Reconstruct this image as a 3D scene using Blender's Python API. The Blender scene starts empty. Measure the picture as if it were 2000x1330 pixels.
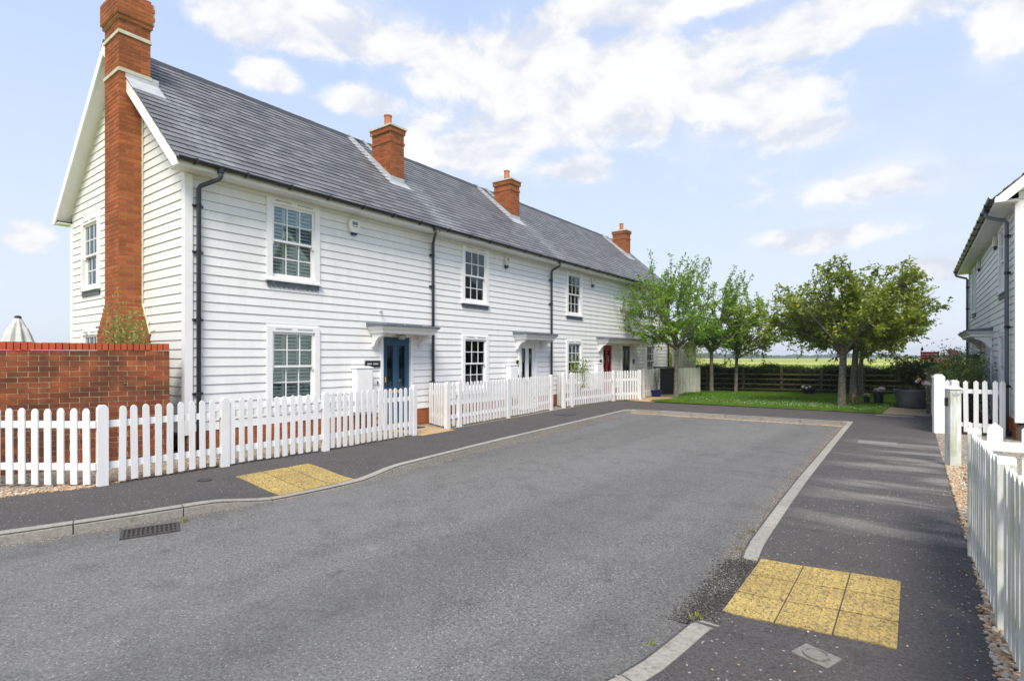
import bpy, bmesh, math, random
import numpy as np
from mathutils import Vector, Matrix
random.seed(7); rng = np.random.default_rng(7)
R = math.radians
scn = bpy.context.scene
COL = scn.collection

# ------------------------------------------------------------------ camera
YAW = math.atan2(785, 1056)
cam = bpy.data.cameras.new('camera'); camo = bpy.data.objects.new('camera', cam); COL.objects.link(camo)
camo.location = (0, 0, 1.6); camo.rotation_euler = (R(90), 0, YAW)
cam.sensor_width = 36; cam.lens = 36 * 1056 / 2000; cam.shift_y = 0.016
cam.clip_start = 0.05; cam.clip_end = 9000
scn.camera = camo

# ------------------------------------------------------------------ sky
SUN_EL, SUN_AZ = R(52), R(145)          # azimuth clockwise from +Y
world = bpy.data.worlds.new('World'); scn.world = world; world.use_nodes = True
wt = world.node_tree; wt.nodes.clear()
def nd(t, typ, **kw):
    n = t.nodes.new(typ)
    for k, v in kw.items(): setattr(n, k, v)
    return n
def setin(t, n, key, val):
    if isinstance(val, bpy.types.NodeSocket): t.links.new(val, n.inputs[key])
    elif val is not None: n.inputs[key].default_value = val
def mth(t, op, a, b=None, c=None, clamp=False):
    n = nd(t, 'ShaderNodeMath', operation=op, use_clamp=clamp)
    for i, v in enumerate((a, b, c)): setin(t, n, i, v)
    return n.outputs[0]
def noise(t, vec, scale, detail=4, rough=.55, out='Fac', dist=0):
    n = nd(t, 'ShaderNodeTexNoise'); setin(t, n, 'Vector', vec); n.inputs['Scale'].default_value = scale
    n.inputs['Detail'].default_value = detail; n.inputs['Roughness'].default_value = rough; n.inputs['Distortion'].default_value = dist
    return n.outputs[out]
def mapr(t, v, a, b, c=0., d=1., smooth=False):
    n = nd(t, 'ShaderNodeMapRange'); n.interpolation_type = 'SMOOTHSTEP' if smooth else 'LINEAR'; n.clamp = True
    setin(t, n, 0, v); n.inputs[1].default_value = a; n.inputs[2].default_value = b; n.inputs[3].default_value = c; n.inputs[4].default_value = d
    return n.outputs[0]
def mixc(t, fac, a, b, mode='MIX'):
    n = nd(t, 'ShaderNodeMix', data_type='RGBA', blend_type=mode)
    for k, v in ((0, fac), (6, a), (7, b)):
        if isinstance(v, (tuple, list)): v = (*v[:3], 1)
        setin(t, n, k, v)
    return n.outputs[2]
def sky_clouds():
    t = wt
    sky = nd(t, 'ShaderNodeTexSky', sky_type='NISHITA'); sky.sun_disc = False
    sky.sun_elevation = SUN_EL; sky.sun_rotation = SUN_AZ; sky.altitude = 0; sky.air_density = 1.0; sky.dust_density = 1.2; sky.ozone_density = 2.5
    tc = nd(t, 'ShaderNodeTexCoord'); d = tc.outputs['Generated']
    sep = nd(t, 'ShaderNodeSeparateXYZ'); t.links.new(d, sep.inputs[0])
    x, y, z = sep.outputs
    az = mth(t, 'ARCTAN2', x, y); el = mth(t, 'ARCSINE', z)
    # (x, y, half width, half height) of each cloud bank seen from the road, turned into compass direction and elevation
    clouds = [(900, 145, 120, 62), (1040, 135, 140, 75), (1190, 175, 170, 85), (1340, 190, 180, 80), (1460, 215, 140, 66), (1560, 258, 110, 36), (1130, 240, 330, 52), (1760, 0, 400, 56), (1955, 62, 75, 62),
              (470, 30, 110, 50), (620, 45, 150, 50), (760, 90, 110, 34), (1290, 5, 330, 38), (1430, 90, 130, 30),
              (890, 300, 130, 46), (520, 152, 62, 26), (1700, 368, 150, 36), (1620, 465, 150, 28), (58, 467, 62, 30), (1835, 520, 100, 42), (1125, 335, 80, 28), (1550, 95, 85, 24), (715, 205, 80, 28)]
    f = None
    for px, py, hw, hh in clouds:
        a0 = math.atan((px - 1000) / 1056); rr = math.hypot(1056, px - 1000); e0 = math.atan((697 - py) / rr)
        ka = rr / hw * (rr / 1056) / 1.12; ke = rr / hh * math.cos(e0) / 1.12
        az0 = a0 - YAW
        dx = mth(t, 'MULTIPLY', mth(t, 'SUBTRACT', az, az0), ka); dy = mth(t, 'MULTIPLY', mth(t, 'SUBTRACT', el, e0), ke)
        dy = mth(t, 'MAXIMUM', dy, mth(t, 'MULTIPLY', dy, -1.25))
        r2 = mth(t, 'MULTIPLY_ADD', dx, dx, mth(t, 'MULTIPLY', dy, dy))
        b = mth(t, 'SUBTRACT', 1., mth(t, 'SQRT', r2))
        f = b if f is None else mth(t, 'SMOOTH_MAX', f, b, .45)
    f = mth(t, 'MAXIMUM', mth(t, 'MINIMUM', f, .75), -1.)
    mp = nd(t, 'ShaderNodeMapping'); t.links.new(d, mp.inputs[0]); mp.inputs['Scale'].default_value = (1, 1, 1.6)
    n1 = noise(t, mp.outputs[0], 8.5, 10, .60, dist=.3)
    n2 = noise(t, mp.outputs[0], 1.9, 5, .5)
    n4 = noise(t, mp.outputs[0], 3.2, 8, .62, dist=.5)
    gen = mth(t, 'MULTIPLY_ADD', mth(t, 'SUBTRACT', n2, .70), 3.0, 0.)
    f = mth(t, 'MAXIMUM', f, gen)
    fld = mth(t, 'MULTIPLY_ADD', mth(t, 'SUBTRACT', n1, .5), 2.1, f)
    dens = mapr(t, fld, -.06, .42, 0, 1, True)
    soft = mapr(t, mth(t, 'MULTIPLY_ADD', mth(t, 'SUBTRACT', n4, .5), 3.0, f), -.35, .9, 0, .6, True)
    alpha = mth(t, 'MAXIMUM', dens, soft)
    # cloud bodies: sunlit white with faint lavender-grey folds
    mp2 = nd(t, 'ShaderNodeMapping'); t.links.new(d, mp2.inputs[0]); mp2.inputs['Location'].default_value = (.02, .02, -.06); mp2.inputs['Scale'].default_value = (1, 1, 1.6)
    n3 = noise(t, mp2.outputs[0], 8.5, 6, .55, dist=.3)
    sh = mapr(t, mth(t, 'SUBTRACT', n1, n3), -.18, .08, 0, 1, True)
    ccol = mixc(t, sh, (3.9, 4.15, 4.7), (5.2, 5.2, 5.25))
    veil = mixc(t, .62, sky.outputs[0], (3.85, 4.75, 6.6))   # thin high veil over the blue
    hz = mapr(t, z, 0., .50, .88, .05, False)              # pale air low over the flat land
    base = mixc(t, hz, veil, (4.35, 4.6, 5.05))
    col = mixc(t, alpha, base, ccol)
    bg = nd(t, 'ShaderNodeBackground'); t.links.new(col, bg.inputs[0]); bg.inputs[1].default_value = .12
    out = nd(t, 'ShaderNodeOutputWorld'); t.links.new(bg.outputs[0], out.inputs[0])
sky_clouds()

# ------------------------------------------------------------------ sun, exposure
sd = Vector((math.sin(SUN_AZ) * math.cos(SUN_EL), math.cos(SUN_AZ) * math.cos(SUN_EL), math.sin(SUN_EL)))
sl = bpy.data.lights.new('sun', 'SUN'); sl.energy = 2.8; sl.angle = R(24); sl.color = (1, .91, .79)
so = bpy.data.objects.new('sun', sl); COL.objects.link(so); so.rotation_euler = sd.to_track_quat('Z', 'Y').to_euler()
vs = scn.view_settings; vs.view_transform = 'Standard'; vs.look = 'None'; vs.gamma = 1; vs.use_curve_mapping = False; vs.exposure = 0.68
scn.cycles.use_denoising = True
scn.cycles.max_bounces = 7; scn.cycles.transparent_max_bounces = 24; scn.cycles.diffuse_bounces = 3; scn.cycles.glossy_bounces = 3
scn.cycles.caustics_reflective = False; scn.cycles.caustics_refractive = False

# ------------------------------------------------------------------ materials
MATS = {}
def newmat(name):
    m = bpy.data.materials.new(name); m.use_nodes = True; t = m.node_tree; t.nodes.clear()
    o = nd(t, 'ShaderNodeOutputMaterial'); p = nd(t, 'ShaderNodeBsdfPrincipled'); t.links.new(p.outputs[0], o.inputs[0])
    MATS[name] = m
    return m, t, p, o
def pos(t): return nd(t, 'ShaderNodeNewGeometry').outputs['Position']
def rnd(t):
    a = nd(t, 'ShaderNodeObjectInfo').outputs['Random']; b = nd(t, 'ShaderNodeNewGeometry').outputs['Random Per Island']
    return mth(t, 'FRACT', mth(t, 'ADD', a, b))
def ramp(t, fac, stops):
    n = nd(t, 'ShaderNodeValToRGB'); setin(t, n, 0, fac); e = n.color_ramp.elements
    while len(e) < len(stops): e.new(.5)
    for k, (p_, c) in enumerate(stops): e[k].position = p_; e[k].color = (*c[:3], 1)
    return n.outputs[0]
def bump(t, p, h, strength, dist):
    b = nd(t, 'ShaderNodeBump'); setin(t, b, 'Height', h); b.inputs['Strength'].default_value = strength; b.inputs['Distance'].default_value = dist
    t.links.new(b.outputs[0], p.inputs['Normal'])
def simple(name, c, rough=.5, dirt=None, da=.3, dscale=6., var=.08, vscale=3., bmp=0., bscale=60., metal=0., spec=.5, jit=0.):
    m, t, p, o = newmat(name); P = pos(t)
    a = tuple(min(1, v * (1 - var)) for v in c); b = tuple(min(1, v * (1 + var)) for v in c)
    col = mixc(t, mapr(t, noise(t, P, vscale, 5), .3, .7), a, b)
    if jit:
        col = mixc(t, mapr(t, rnd(t), 0, 1, 0, jit), col, tuple(v * .45 for v in c))
    if dirt:
        dm = mapr(t, noise(t, P, dscale, 7, .65), .52, .78, 0, da, True)
        col = mixc(t, dm, col, dirt)
    t.links.new(col, p.inputs['Base Color']); p.inputs['Roughness'].default_value = rough; p.inputs['Metallic'].default_value = metal
    p.inputs['Specular IOR Level'].default_value = spec
    if bmp: bump(t, p, noise(t, P, bscale, 4, .6), bmp, .004)
    return m
simple('white_board_mossy', (.74, .75, .72), .55, (.36, .41, .22), .7, 1.4, .04, 1.3, .12, 90, jit=.10)
simple('white_trim', (.82, .82, .82), .4, (.60, .60, .50), .25, 5, .02)
simple('white_soffit', (.78, .79, .78), .5, (.45, .48, .33), .25, 2, .03)
def streaked(name, c, d, amt, sc=14, speck=.5, jit=.10):
    m, t, p, o = newmat(name); P = pos(t)
    mp = nd(t, 'ShaderNodeMapping'); t.links.new(P, mp.inputs[0]); mp.inputs['Scale'].default_value = (1, 1, .12)
    st = mapr(t, noise(t, mp.outputs[0], sc, 6, .7), .36, .60, 0, amt, True)
    pat = mapr(t, noise(t, P, 3.2, 5, .6), .35, .62, .25, 1)
    col = mixc(t, mth(t, 'MULTIPLY', st, pat), c, d)
    col = mixc(t, mapr(t, noise(t, P, 40, 5, .75), .62, .75, 0, speck), col, (.25, .25, .20))
    col = mixc(t, mapr(t, rnd(t), 0, 1, 0, jit), col, d)
    t.links.new(col, p.inputs['Base Color']); p.inputs['Roughness'].default_value = .6; bump(t, p, noise(t, mp.outputs[0], 90, 4), .2, .003)
streaked('white_board', (.82, .82, .82), (.60, .61, .57), .26, 6, .06, .14)
streaked('white_picket', (.82, .82, .825), (.58, .59, .50), .30, 12, .15, .12)
streaked('white_picket_worn', (.74, .75, .75), (.34, .37, .22), .85)
simple('black_plastic', (.012, .014, .018), .32, (.07, .075, .08), .3, 9)
simple('grey_pipe', (.045, .055, .07), .35, (.1, .11, .12), .3, 9)
simple('grey_pipe_pale', (.13, .155, .19), .4, (.2, .22, .24), .3, 9)
simple('lead', (.115, .135, .165), .55, (.36, .39, .42), .75, 11, .2, 9, .25, 30)
simple('lead_pale', (.42, .44, .46), .55, (.24, .27, .30), .6, 7, .15, 5, .2, 30)
simple('dark_interior', (.07, .068, .065), .95)  # near-black colour paints in the gloom of unlit rooms behind the glass
simple('shutter_white', (.82, .84, .82), .4)
simple('curtain', (.62, .62, .58), .9)
simple('blue_door', (.024, .082, .165), .35, (.02, .05, .1), .3, 8)
simple('white_door', (.80, .80, .80), .35)
simple('red_door', (.30, .008, .018), .3)
simple('black_door', (.012, .012, .014), .3)
simple('brass', (.78, .50, .09), .3, metal=.6)
simple('dark_sign', (.012, .014, .015), .35)
simple('sign_letters', (.75, .76, .76), .5)
simple('alarm_white', (.80, .80, .74), .35, (.5, .5, .4), .3, 20)
simple('alarm_cream', (.66, .64, .50), .4, (.4, .4, .3), .3, 20)
simple('alarm_blue', (.015, .02, .10), .3)
simple('alarm_label', (.10, .16, .38), .4)
simple('mortar', (.50, .40, .22), .95, (.25, .2, .12), .5, 9, .2, 12, .5, 90)
simple('mortar_dark', (.20, .15, .095), .95, (.45, .34, .17), .6, 3, .2, 12, .5, 90)
simple('buff_stone', (.52, .50, .40), .9, (.50, .50, .04), .75, 7, .15, 8, .4, 60)
simple('terracotta', (.46, .17, .075), .8, (.15, .14, .06), .6, 6, .15)
simple('kerb_concrete', (.33, .31, .27), .95, (.13, .12, .085), .85, 14, .22, 38, .9, 90, jit=.3)
simple('concrete_cover', (.20, .195, .175), .95, (.10, .10, .08), .7, 14, .2, 40, .8, 90)
simple('iron', (.05, .045, .042), .6, (.16, .085, .05), .6, 22, .2, 20, .4, 90)
simple('iron_dark', (.035, .037, .042), .6, (.07, .07, .07), .5, 22)
simple('sett', (.34, .27, .18), .9, (.15, .15, .06), .6, 5, .15, 9, .5, 90, jit=.4)
simple('zinc', (.15, .18, .195), .42, (.26, .29, .30), .5, 6, .12, 6, .15, 20, metal=.55)
simple('fence_wood', (.095, .085, .036), .9, (.21, .20, .06), .6, 9, .2, 9, .4, 90, jit=.4)
streaked('grey_white_wood', (.60, .61, .56), (.33, .35, .20), .8, 9)
simple('earth', (.06, .042, .028), 1.)
simple('red_paint', (.50, .022, .015), .5, (.22, .05, .02), .5, 12)
simple('blue_paint', (.015, .075, .22), .5)
simple('dark_pot', (.010, .011, .014), .5)
simple('blue_pot', (.012, .022, .16), .25)
simple('petal_pink', (.82, .40, .33), .7, var=.2, vscale=9, jit=.35)
simple('petal_pale', (.72, .62, .68), .7, var=.2)
simple('petal_yellow', (.75, .55, .05), .7)
simple('petal_white', (.82, .82, .78), .7)
simple('parasol_cloth', (.60, .60, .58), .9, (.4, .42, .4), .4, 6)
simple('mat_blue', (.03, .05, .09), .95)
simple('sand_path', (.45, .31, .17), .95, (.25, .18, .1), .6, 12, .15, 30, .5, 120)
simple('fur_tan', (.42, .25, .11), .9, (.78, .75, .66), .9, 9, .2, 9)

def brick_mat(name, stops, dark=.5, dscale=1.1):
    m, t, p, o = newmat(name); P = pos(t)
    col = ramp(t, rnd(t), stops)
    col = mixc(t, mapr(t, noise(t, P, 45, 6, .7), .35, .75, 0, .45), col, (.10, .035, .02))
    soot = mapr(t, noise(t, P, dscale, 8, .72), .36, .64, 0, dark, True)
    col = mixc(t, soot, col, (.055, .032, .022))
    pale = mapr(t, noise(t, P, 13, 6, .75), .66, .80, 0, .5, True)
    col = mixc(t, pale, col, (.42, .32, .26))
    t.links.new(col, p.inputs['Base Color']); p.inputs['Roughness'].default_value = .92; p.inputs['Specular IOR Level'].default_value = .25
    bump(t, p, noise(t, P, 110, 5, .7), .6, .006)
brick_mat('brick_wall', [(0, (.20, .055, .024)), (.35, (.30, .085, .035)), (.7, (.40, .115, .045)), (1, (.26, .062, .028))], .75, 2.0)
brick_mat('brick_chimney', [(0, (.31, .090, .032)), (.4, (.42, .125, .042)), (.75, (.50, .16, .058)), (1, (.36, .095, .034))], .35, .8)
brick_mat('brick_coping', [(0, (.44, .085, .035)), (.5, (.54, .11, .045)), (1, (.48, .08, .035))], .15)

def slate_mat():
    m, t, p, o = newmat('slate'); P = pos(t)
    col = ramp(t, rnd(t), [(0, (.108, .112, .120)), (.5, (.142, .146, .154)), (1, (.186, .190, .197))])
    sp = nd(t, 'ShaderNodeSeparateXYZ'); t.links.new(P, sp.inputs[0])
    # pale lead run-off below each chimney
    wob = mth(t, 'MULTIPLY', mth(t, 'SUBTRACT', noise(t, P, 2.2, 4), .5), .55)
    st = None
    for yc, w in ((4.25, .42), (9.85, .55), (15.1, .6), (24.9, .5)):
        dd = mth(t, 'ABSOLUTE', mth(t, 'SUBTRACT', mth(t, 'ADD', sp.outputs[1], wob), yc))
        s = mapr(t, dd, w * .25, w, 1, 0, True)
        st = s if st is None else mth(t, 'MAXIMUM', st, s)
    st = mth(t, 'MULTIPLY', st, mapr(t, noise(t, P, 9, 6, .7), .38, .66, 0, .42))
    st = mth(t, 'MULTIPLY', st, mapr(t, sp.outputs[2], 6.3, 6.75, 1, 0))
    col = mixc(t, st, col, (.42, .45, .48))
    lich = mapr(t, noise(t, P, 5, 7, .75), .68, .8, 0, .6, True)
    col = mixc(t, lich, col, (.22, .19, .14))
    t.links.new(col, p.inputs['Base Color']); p.inputs['Roughness'].default_value = .55
    bump(t, p, noise(t, P, 50, 5, .6), .25, .004)
slate_mat()

def tarmac(name, lo, hi, speck, spk_amt, tint, patch=(.0, .0), scale=130):
    m, t, p, o = newmat(name); P = pos(t)
    g = mth(t, 'MULTIPLY_ADD', noise(t, P, scale * .42, 4, .8), .55, mth(t, 'MULTIPLY', noise(t, P, scale, 3, .8), .45))
    col = mixc(t, mapr(t, g, .40, .60), lo, hi)
    v = nd(t, 'ShaderNodeTexVoronoi'); t.links.new(P, v.inputs['Vector']); v.inputs['Scale'].default_value = scale * .5
    sp = nd(t, 'ShaderNodeSeparateXYZ'); t.links.new(v.outputs['Color'], sp.inputs[0])
    sm = mth(t, 'MULTIPLY', mapr(t, sp.outputs[0], 1 - spk_amt, 1 - spk_amt + .02), mapr(t, v.outputs['Distance'], .25, .45, 1, 0))
    col = mixc(t, mth(t, 'MULTIPLY', sm, .8), col, speck)
    big = noise(t, P, .42, 6, .62, dist=.4)
    col = mixc(t, mapr(t, big, .35, .68, 0, .42), col, tint)
    mid = noise(t, P, 2.7, 6, .7)
    col = mixc(t, mapr(t, mid, .50, .72, 0, .30), col, tuple(c * .55 for c in lo))
    if not patch[0]:
        # polished wheel tracks along the road and a few oil drips
        mpt = nd(t, 'ShaderNodeMapping'); t.links.new(P, mpt.inputs[0]); mpt.inputs['Scale'].default_value = (1., .07, 1); mpt.inputs['Rotation'].default_value = (0, 0, -.04)
        trk = mapr(t, noise(t, mpt.outputs[0], .75, 4, .5), .46, .64, 0, .26, True)
        col = mixc(t, trk, col, (.055, .054, .051))
        oil = mapr(t, noise(t, P, 2.3, 3, .5), .70, .78, 0, .4, True)
        col = mixc(t, oil, col, (.035, .034, .033))
        pale = mapr(t, noise(t, P, 1.1, 7, .7), .60, .74, 0, .4, True)
        col = mixc(t, pale, col, (.30, .29, .265))
    if patch[0]:
        # grit dragged across the footway, in bands
        mp = nd(t, 'ShaderNodeMapping'); t.links.new(P, mp.inputs[0]); mp.inputs['Scale'].default_value = (.55, 2.1, 1); mp.inputs['Rotation'].default_value = (0, 0, .2)
        gb = mapr(t, noise(t, mp.outputs[0], .9, 6, .6), .44, .62, 0, patch[1], True)
        s2 = nd(t, 'ShaderNodeSeparateXYZ'); t.links.new(P, s2.inputs[0])
        gb = mth(t, 'MULTIPLY', gb, mth(t, 'MULTIPLY', mapr(t, s2.outputs[1], 5.2, 6.6, 0, 1, True), mapr(t, s2.outputs[1], 11.5, 14, 1, 0, True)))
        gb = mth(t, 'MULTIPLY', gb, mapr(t, s2.outputs[0], -1.2, -.5, 0, 1))
        gb = mth(t, 'MULTIPLY', gb, mapr(t, noise(t, P, 45, 4, .8), .36, .60, .25, 1))
        col = mixc(t, gb, col, (.42, .39, .34))
    t.links.new(col, p.inputs['Base Color']); p.inputs['Roughness'].default_value = .9; p.inputs['Specular IOR Level'].default_value = .3
    bump(t, p, mth(t, 'ADD', g, noise(t, P, scale * .35, 3, .7)), .8, .006)
tarmac('road', (.044, .043, .040), (.255, .251, .238), (.48, .46, .43), .09, (.195, .193, .185), scale=125)
tarmac('pavement', (.032, .029, .028), (.128, .117, .114), (.50, .48, .46), .045, (.095, .087, .084), (1, .50), scale=105)

def tactile():
    m, t, p, o = newmat('tactile'); P = pos(t)
    col = mixc(t, mapr(t, noise(t, P, 3, 5, .6), .35, .65), (.40, .285, .085), (.56, .41, .12))
    col = mixc(t, mapr(t, rnd(t), 0, 1, 0, .35), col, (.42, .33, .16))
    col = mixc(t, mapr(t, noise(t, P, 42, 7, .85), .45, .58, 0, .9, True), col, (.15, .115, .06))
    t.links.new(col, p.inputs['Base Color']); p.inputs['Roughness'].default_value = .95
    bump(t, p, noise(t, P, 120, 4, .7), .5, .004)
tactile()

def leafm(name, stops, trans=.42, rough=.5):
    m, t, p, o = newmat(name); P = pos(t)
    r = rnd(t); big = noise(t, P, 1.6, 3, .6)
    f = mth(t, 'ADD', mth(t, 'MULTIPLY', r, .55), mth(t, 'MULTIPLY', big, .45))
    col = ramp(t, f, stops)
    t.links.new(col, p.inputs['Base Color']); p.inputs['Roughness'].default_value = rough
    tr = nd(t, 'ShaderNodeBsdfTranslucent'); t.links.new(mixc(t, .6, col, (.42, .46, .03)), tr.inputs[0])
    mx = nd(t, 'ShaderNodeMixShader'); mx.inputs[0].default_value = trans
    t.links.new(p.outputs[0], mx.inputs[1]); t.links.new(tr.outputs[0], mx.inputs[2]); t.links.new(mx.outputs[0], o.inputs[0])
leafm('leaf_cherry', [(.2, (0.084, 0.178, 0.026)), (.45, (0.178, 0.313, 0.038)), (.65, (0.313, 0.440, 0.050)), (.85, (0.502, 0.524, 0.062))])
leafm('leaf_green', [(.2, (0.070, 0.189, 0.028)), (.5, (0.161, 0.355, 0.043)), (.8, (0.319, 0.520, 0.059))])
leafm('leaf_bronze', [(.2, (0.091, 0.168, 0.022)), (.45, (0.175, 0.273, 0.034)), (.65, (0.287, 0.371, 0.045)), (.85, (0.504, 0.476, 0.063))])
leafm('leaf_hedge', [(.2, (0.016, 0.034, 0.009)), (.5, (0.036, 0.072, 0.016)), (.8, (0.085, 0.130, 0.023))], .25)
leafm('leaf_laurel', [(.2, (.010, .030, .010)), (.5, (.022, .062, .014)), (.8, (.06, .12, .02))], .2, .35)
leafm('leaf_olive', [(.2, (0.110, 0.143, 0.033)), (.5, (0.220, 0.253, 0.066)), (.8, (0.374, 0.374, 0.132))], .35)
leafm('leaf_lime', [(.2, (0.120, 0.144, 0.014)), (.5, (0.228, 0.252, 0.024)), (.8, (0.360, 0.372, 0.036))], .35)
leafm('leaf_rose', [(.2, (0.034, 0.075, 0.021)), (.5, (0.085, 0.144, 0.034)), (.8, (0.220, 0.254, 0.068))], .25)
leafm('grass_blade', [(.2, (0.061, 0.176, 0.011)), (.5, (0.115, 0.284, 0.016)), (.8, (0.230, 0.392, 0.027))], .35, .6)
leafm('pebble', [(.15, (.30, .17, .07)), (.35, (.42, .28, .14)), (.5, (.50, .42, .32)), (.65, (.38, .22, .10)), (.8, (.62, .58, .52)), (.95, (.20, .15, .11))], 0., .7)
leafm('grit', [(.15, (.022, .021, .019)), (.45, (.045, .042, .036)), (.65, (.10, .09, .075)), (.85, (.34, .32, .28))], 0., .9)
leafm('treeline_leaf', [(.2, (.03, .06, .03)), (.5, (.05, .085, .04)), (.8, (.08, .11, .05))], .1)

def lawn_mat():
    m, t, p, o = newmat('lawn'); P = pos(t)
    col = mixc(t, mapr(t, noise(t, P, 1.2, 5), .35, .65), (.055, .15, .014), (.12, .235, .02))
    col = mixc(t, mapr(t, noise(t, P, 40, 4, .7), .4, .7, 0, .5), col, (.02, .05, .006))
    s2 = nd(t, 'ShaderNodeSeparateXYZ'); t.links.new(P, s2.inputs[0])
    dry = mth(t, 'MULTIPLY', mapr(t, s2.outputs[1], 18.3, 19.3, 1, 0), mapr(t, noise(t, P, 3, 5), .35, .6))
    col = mixc(t, dry, col, (.22, .22, .03))
    t.links.new(col, p.inputs['Base Color']); p.inputs['Roughness'].default_value = .95
lawn_mat()
def field_mat():
    m, t, p, o = newmat('field'); P = pos(t)
    mp = nd(t, 'ShaderNodeMapping'); t.links.new(P, mp.inputs[0]); mp.inputs['Rotation'].default_value = (0, 0, -YAW); mp.inputs['Scale'].default_value = (.15, 1, 1)
    a = noise(t, mp.outputs[0], .035, 6, .6); b = noise(t, P, .9, 6, .65)
    col = mixc(t, mapr(t, a, .38, .62), (.20, .28, .03), (.56, .54, .15))
    col = mixc(t, mapr(t, b, .35, .7, 0, .5), col, (.13, .175, .03))
    t.links.new(col, p.inputs['Base Color']); p.inputs['Roughness'].default_value = 1; p.inputs['Specular IOR Level'].default_value = .1
    bump(t, p, b, .6, .3)
field_mat()
def gravel_mat():
    m, t, p, o = newmat('gravel'); P = pos(t)
    v = nd(t, 'ShaderNodeTexVoronoi'); t.links.new(P, v.inputs['Vector']); v.inputs['Scale'].default_value = 34
    sp = nd(t, 'ShaderNodeSeparateXYZ'); t.links.new(v.outputs['Color'], sp.inputs[0])
    col = ramp(t, sp.outputs[0], [(0, (.30, .21, .11)), (.3, (.44, .35, .23)), (.6, (.52, .48, .40)), (1, (.32, .27, .21))])
    col = mixc(t, mapr(t, v.outputs['Distance'], .35, .75, 0, .85), col, (.07, .06, .05))
    t.links.new(col, p.inputs['Base Color']); p.inputs['Roughness'].default_value = .9
    bump(t, p, mth(t, 'SUBTRACT', 1., v.outputs['Distance']), 1, .02)
gravel_mat()
def bark_mat():
    m, t, p, o = newmat('bark'); P = pos(t)
    mp = nd(t, 'ShaderNodeMapping'); t.links.new(P, mp.inputs[0]); mp.inputs['Scale'].default_value = (1, 1, 3.2)
    n = noise(t, mp.outputs[0], 11, 6, .7)
    col = ramp(t, n, [(.3, (.045, .035, .024)), (.48, (.13, .115, .085)), (.62, (.28, .265, .22)), (.75, (.16, .155, .10))])
    t.links.new(col, p.inputs['Base Color']); p.inputs['Roughness'].default_value = .95
    bump(t, p, n, .8, .02)
bark_mat()
def glass_mat():
    m, t, p, o = newmat('glass')
    t.nodes.remove(p)
    tr = nd(t, 'ShaderNodeBsdfTransparent'); tr.inputs[0].default_value = (.90, .96, .95, 1)
    gl = nd(t, 'ShaderNodeBsdfGlossy'); gl.inputs['Roughness'].default_value = .02; gl.inputs[0].default_value = (.80, .95, 1, 1)
    fr = nd(t, 'ShaderNodeFresnel'); fr.inputs[0].default_value = 1.55
    mx = nd(t, 'ShaderNodeMixShader'); t.links.new(mth(t, 'ADD', fr.outputs[0], .03, clamp=True), mx.inputs[0])
    t.links.new(tr.outputs[0], mx.inputs[1]); t.links.new(gl.outputs[0], mx.inputs[2]); t.links.new(mx.outputs[0], o.inputs[0])
glass_mat()

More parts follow.
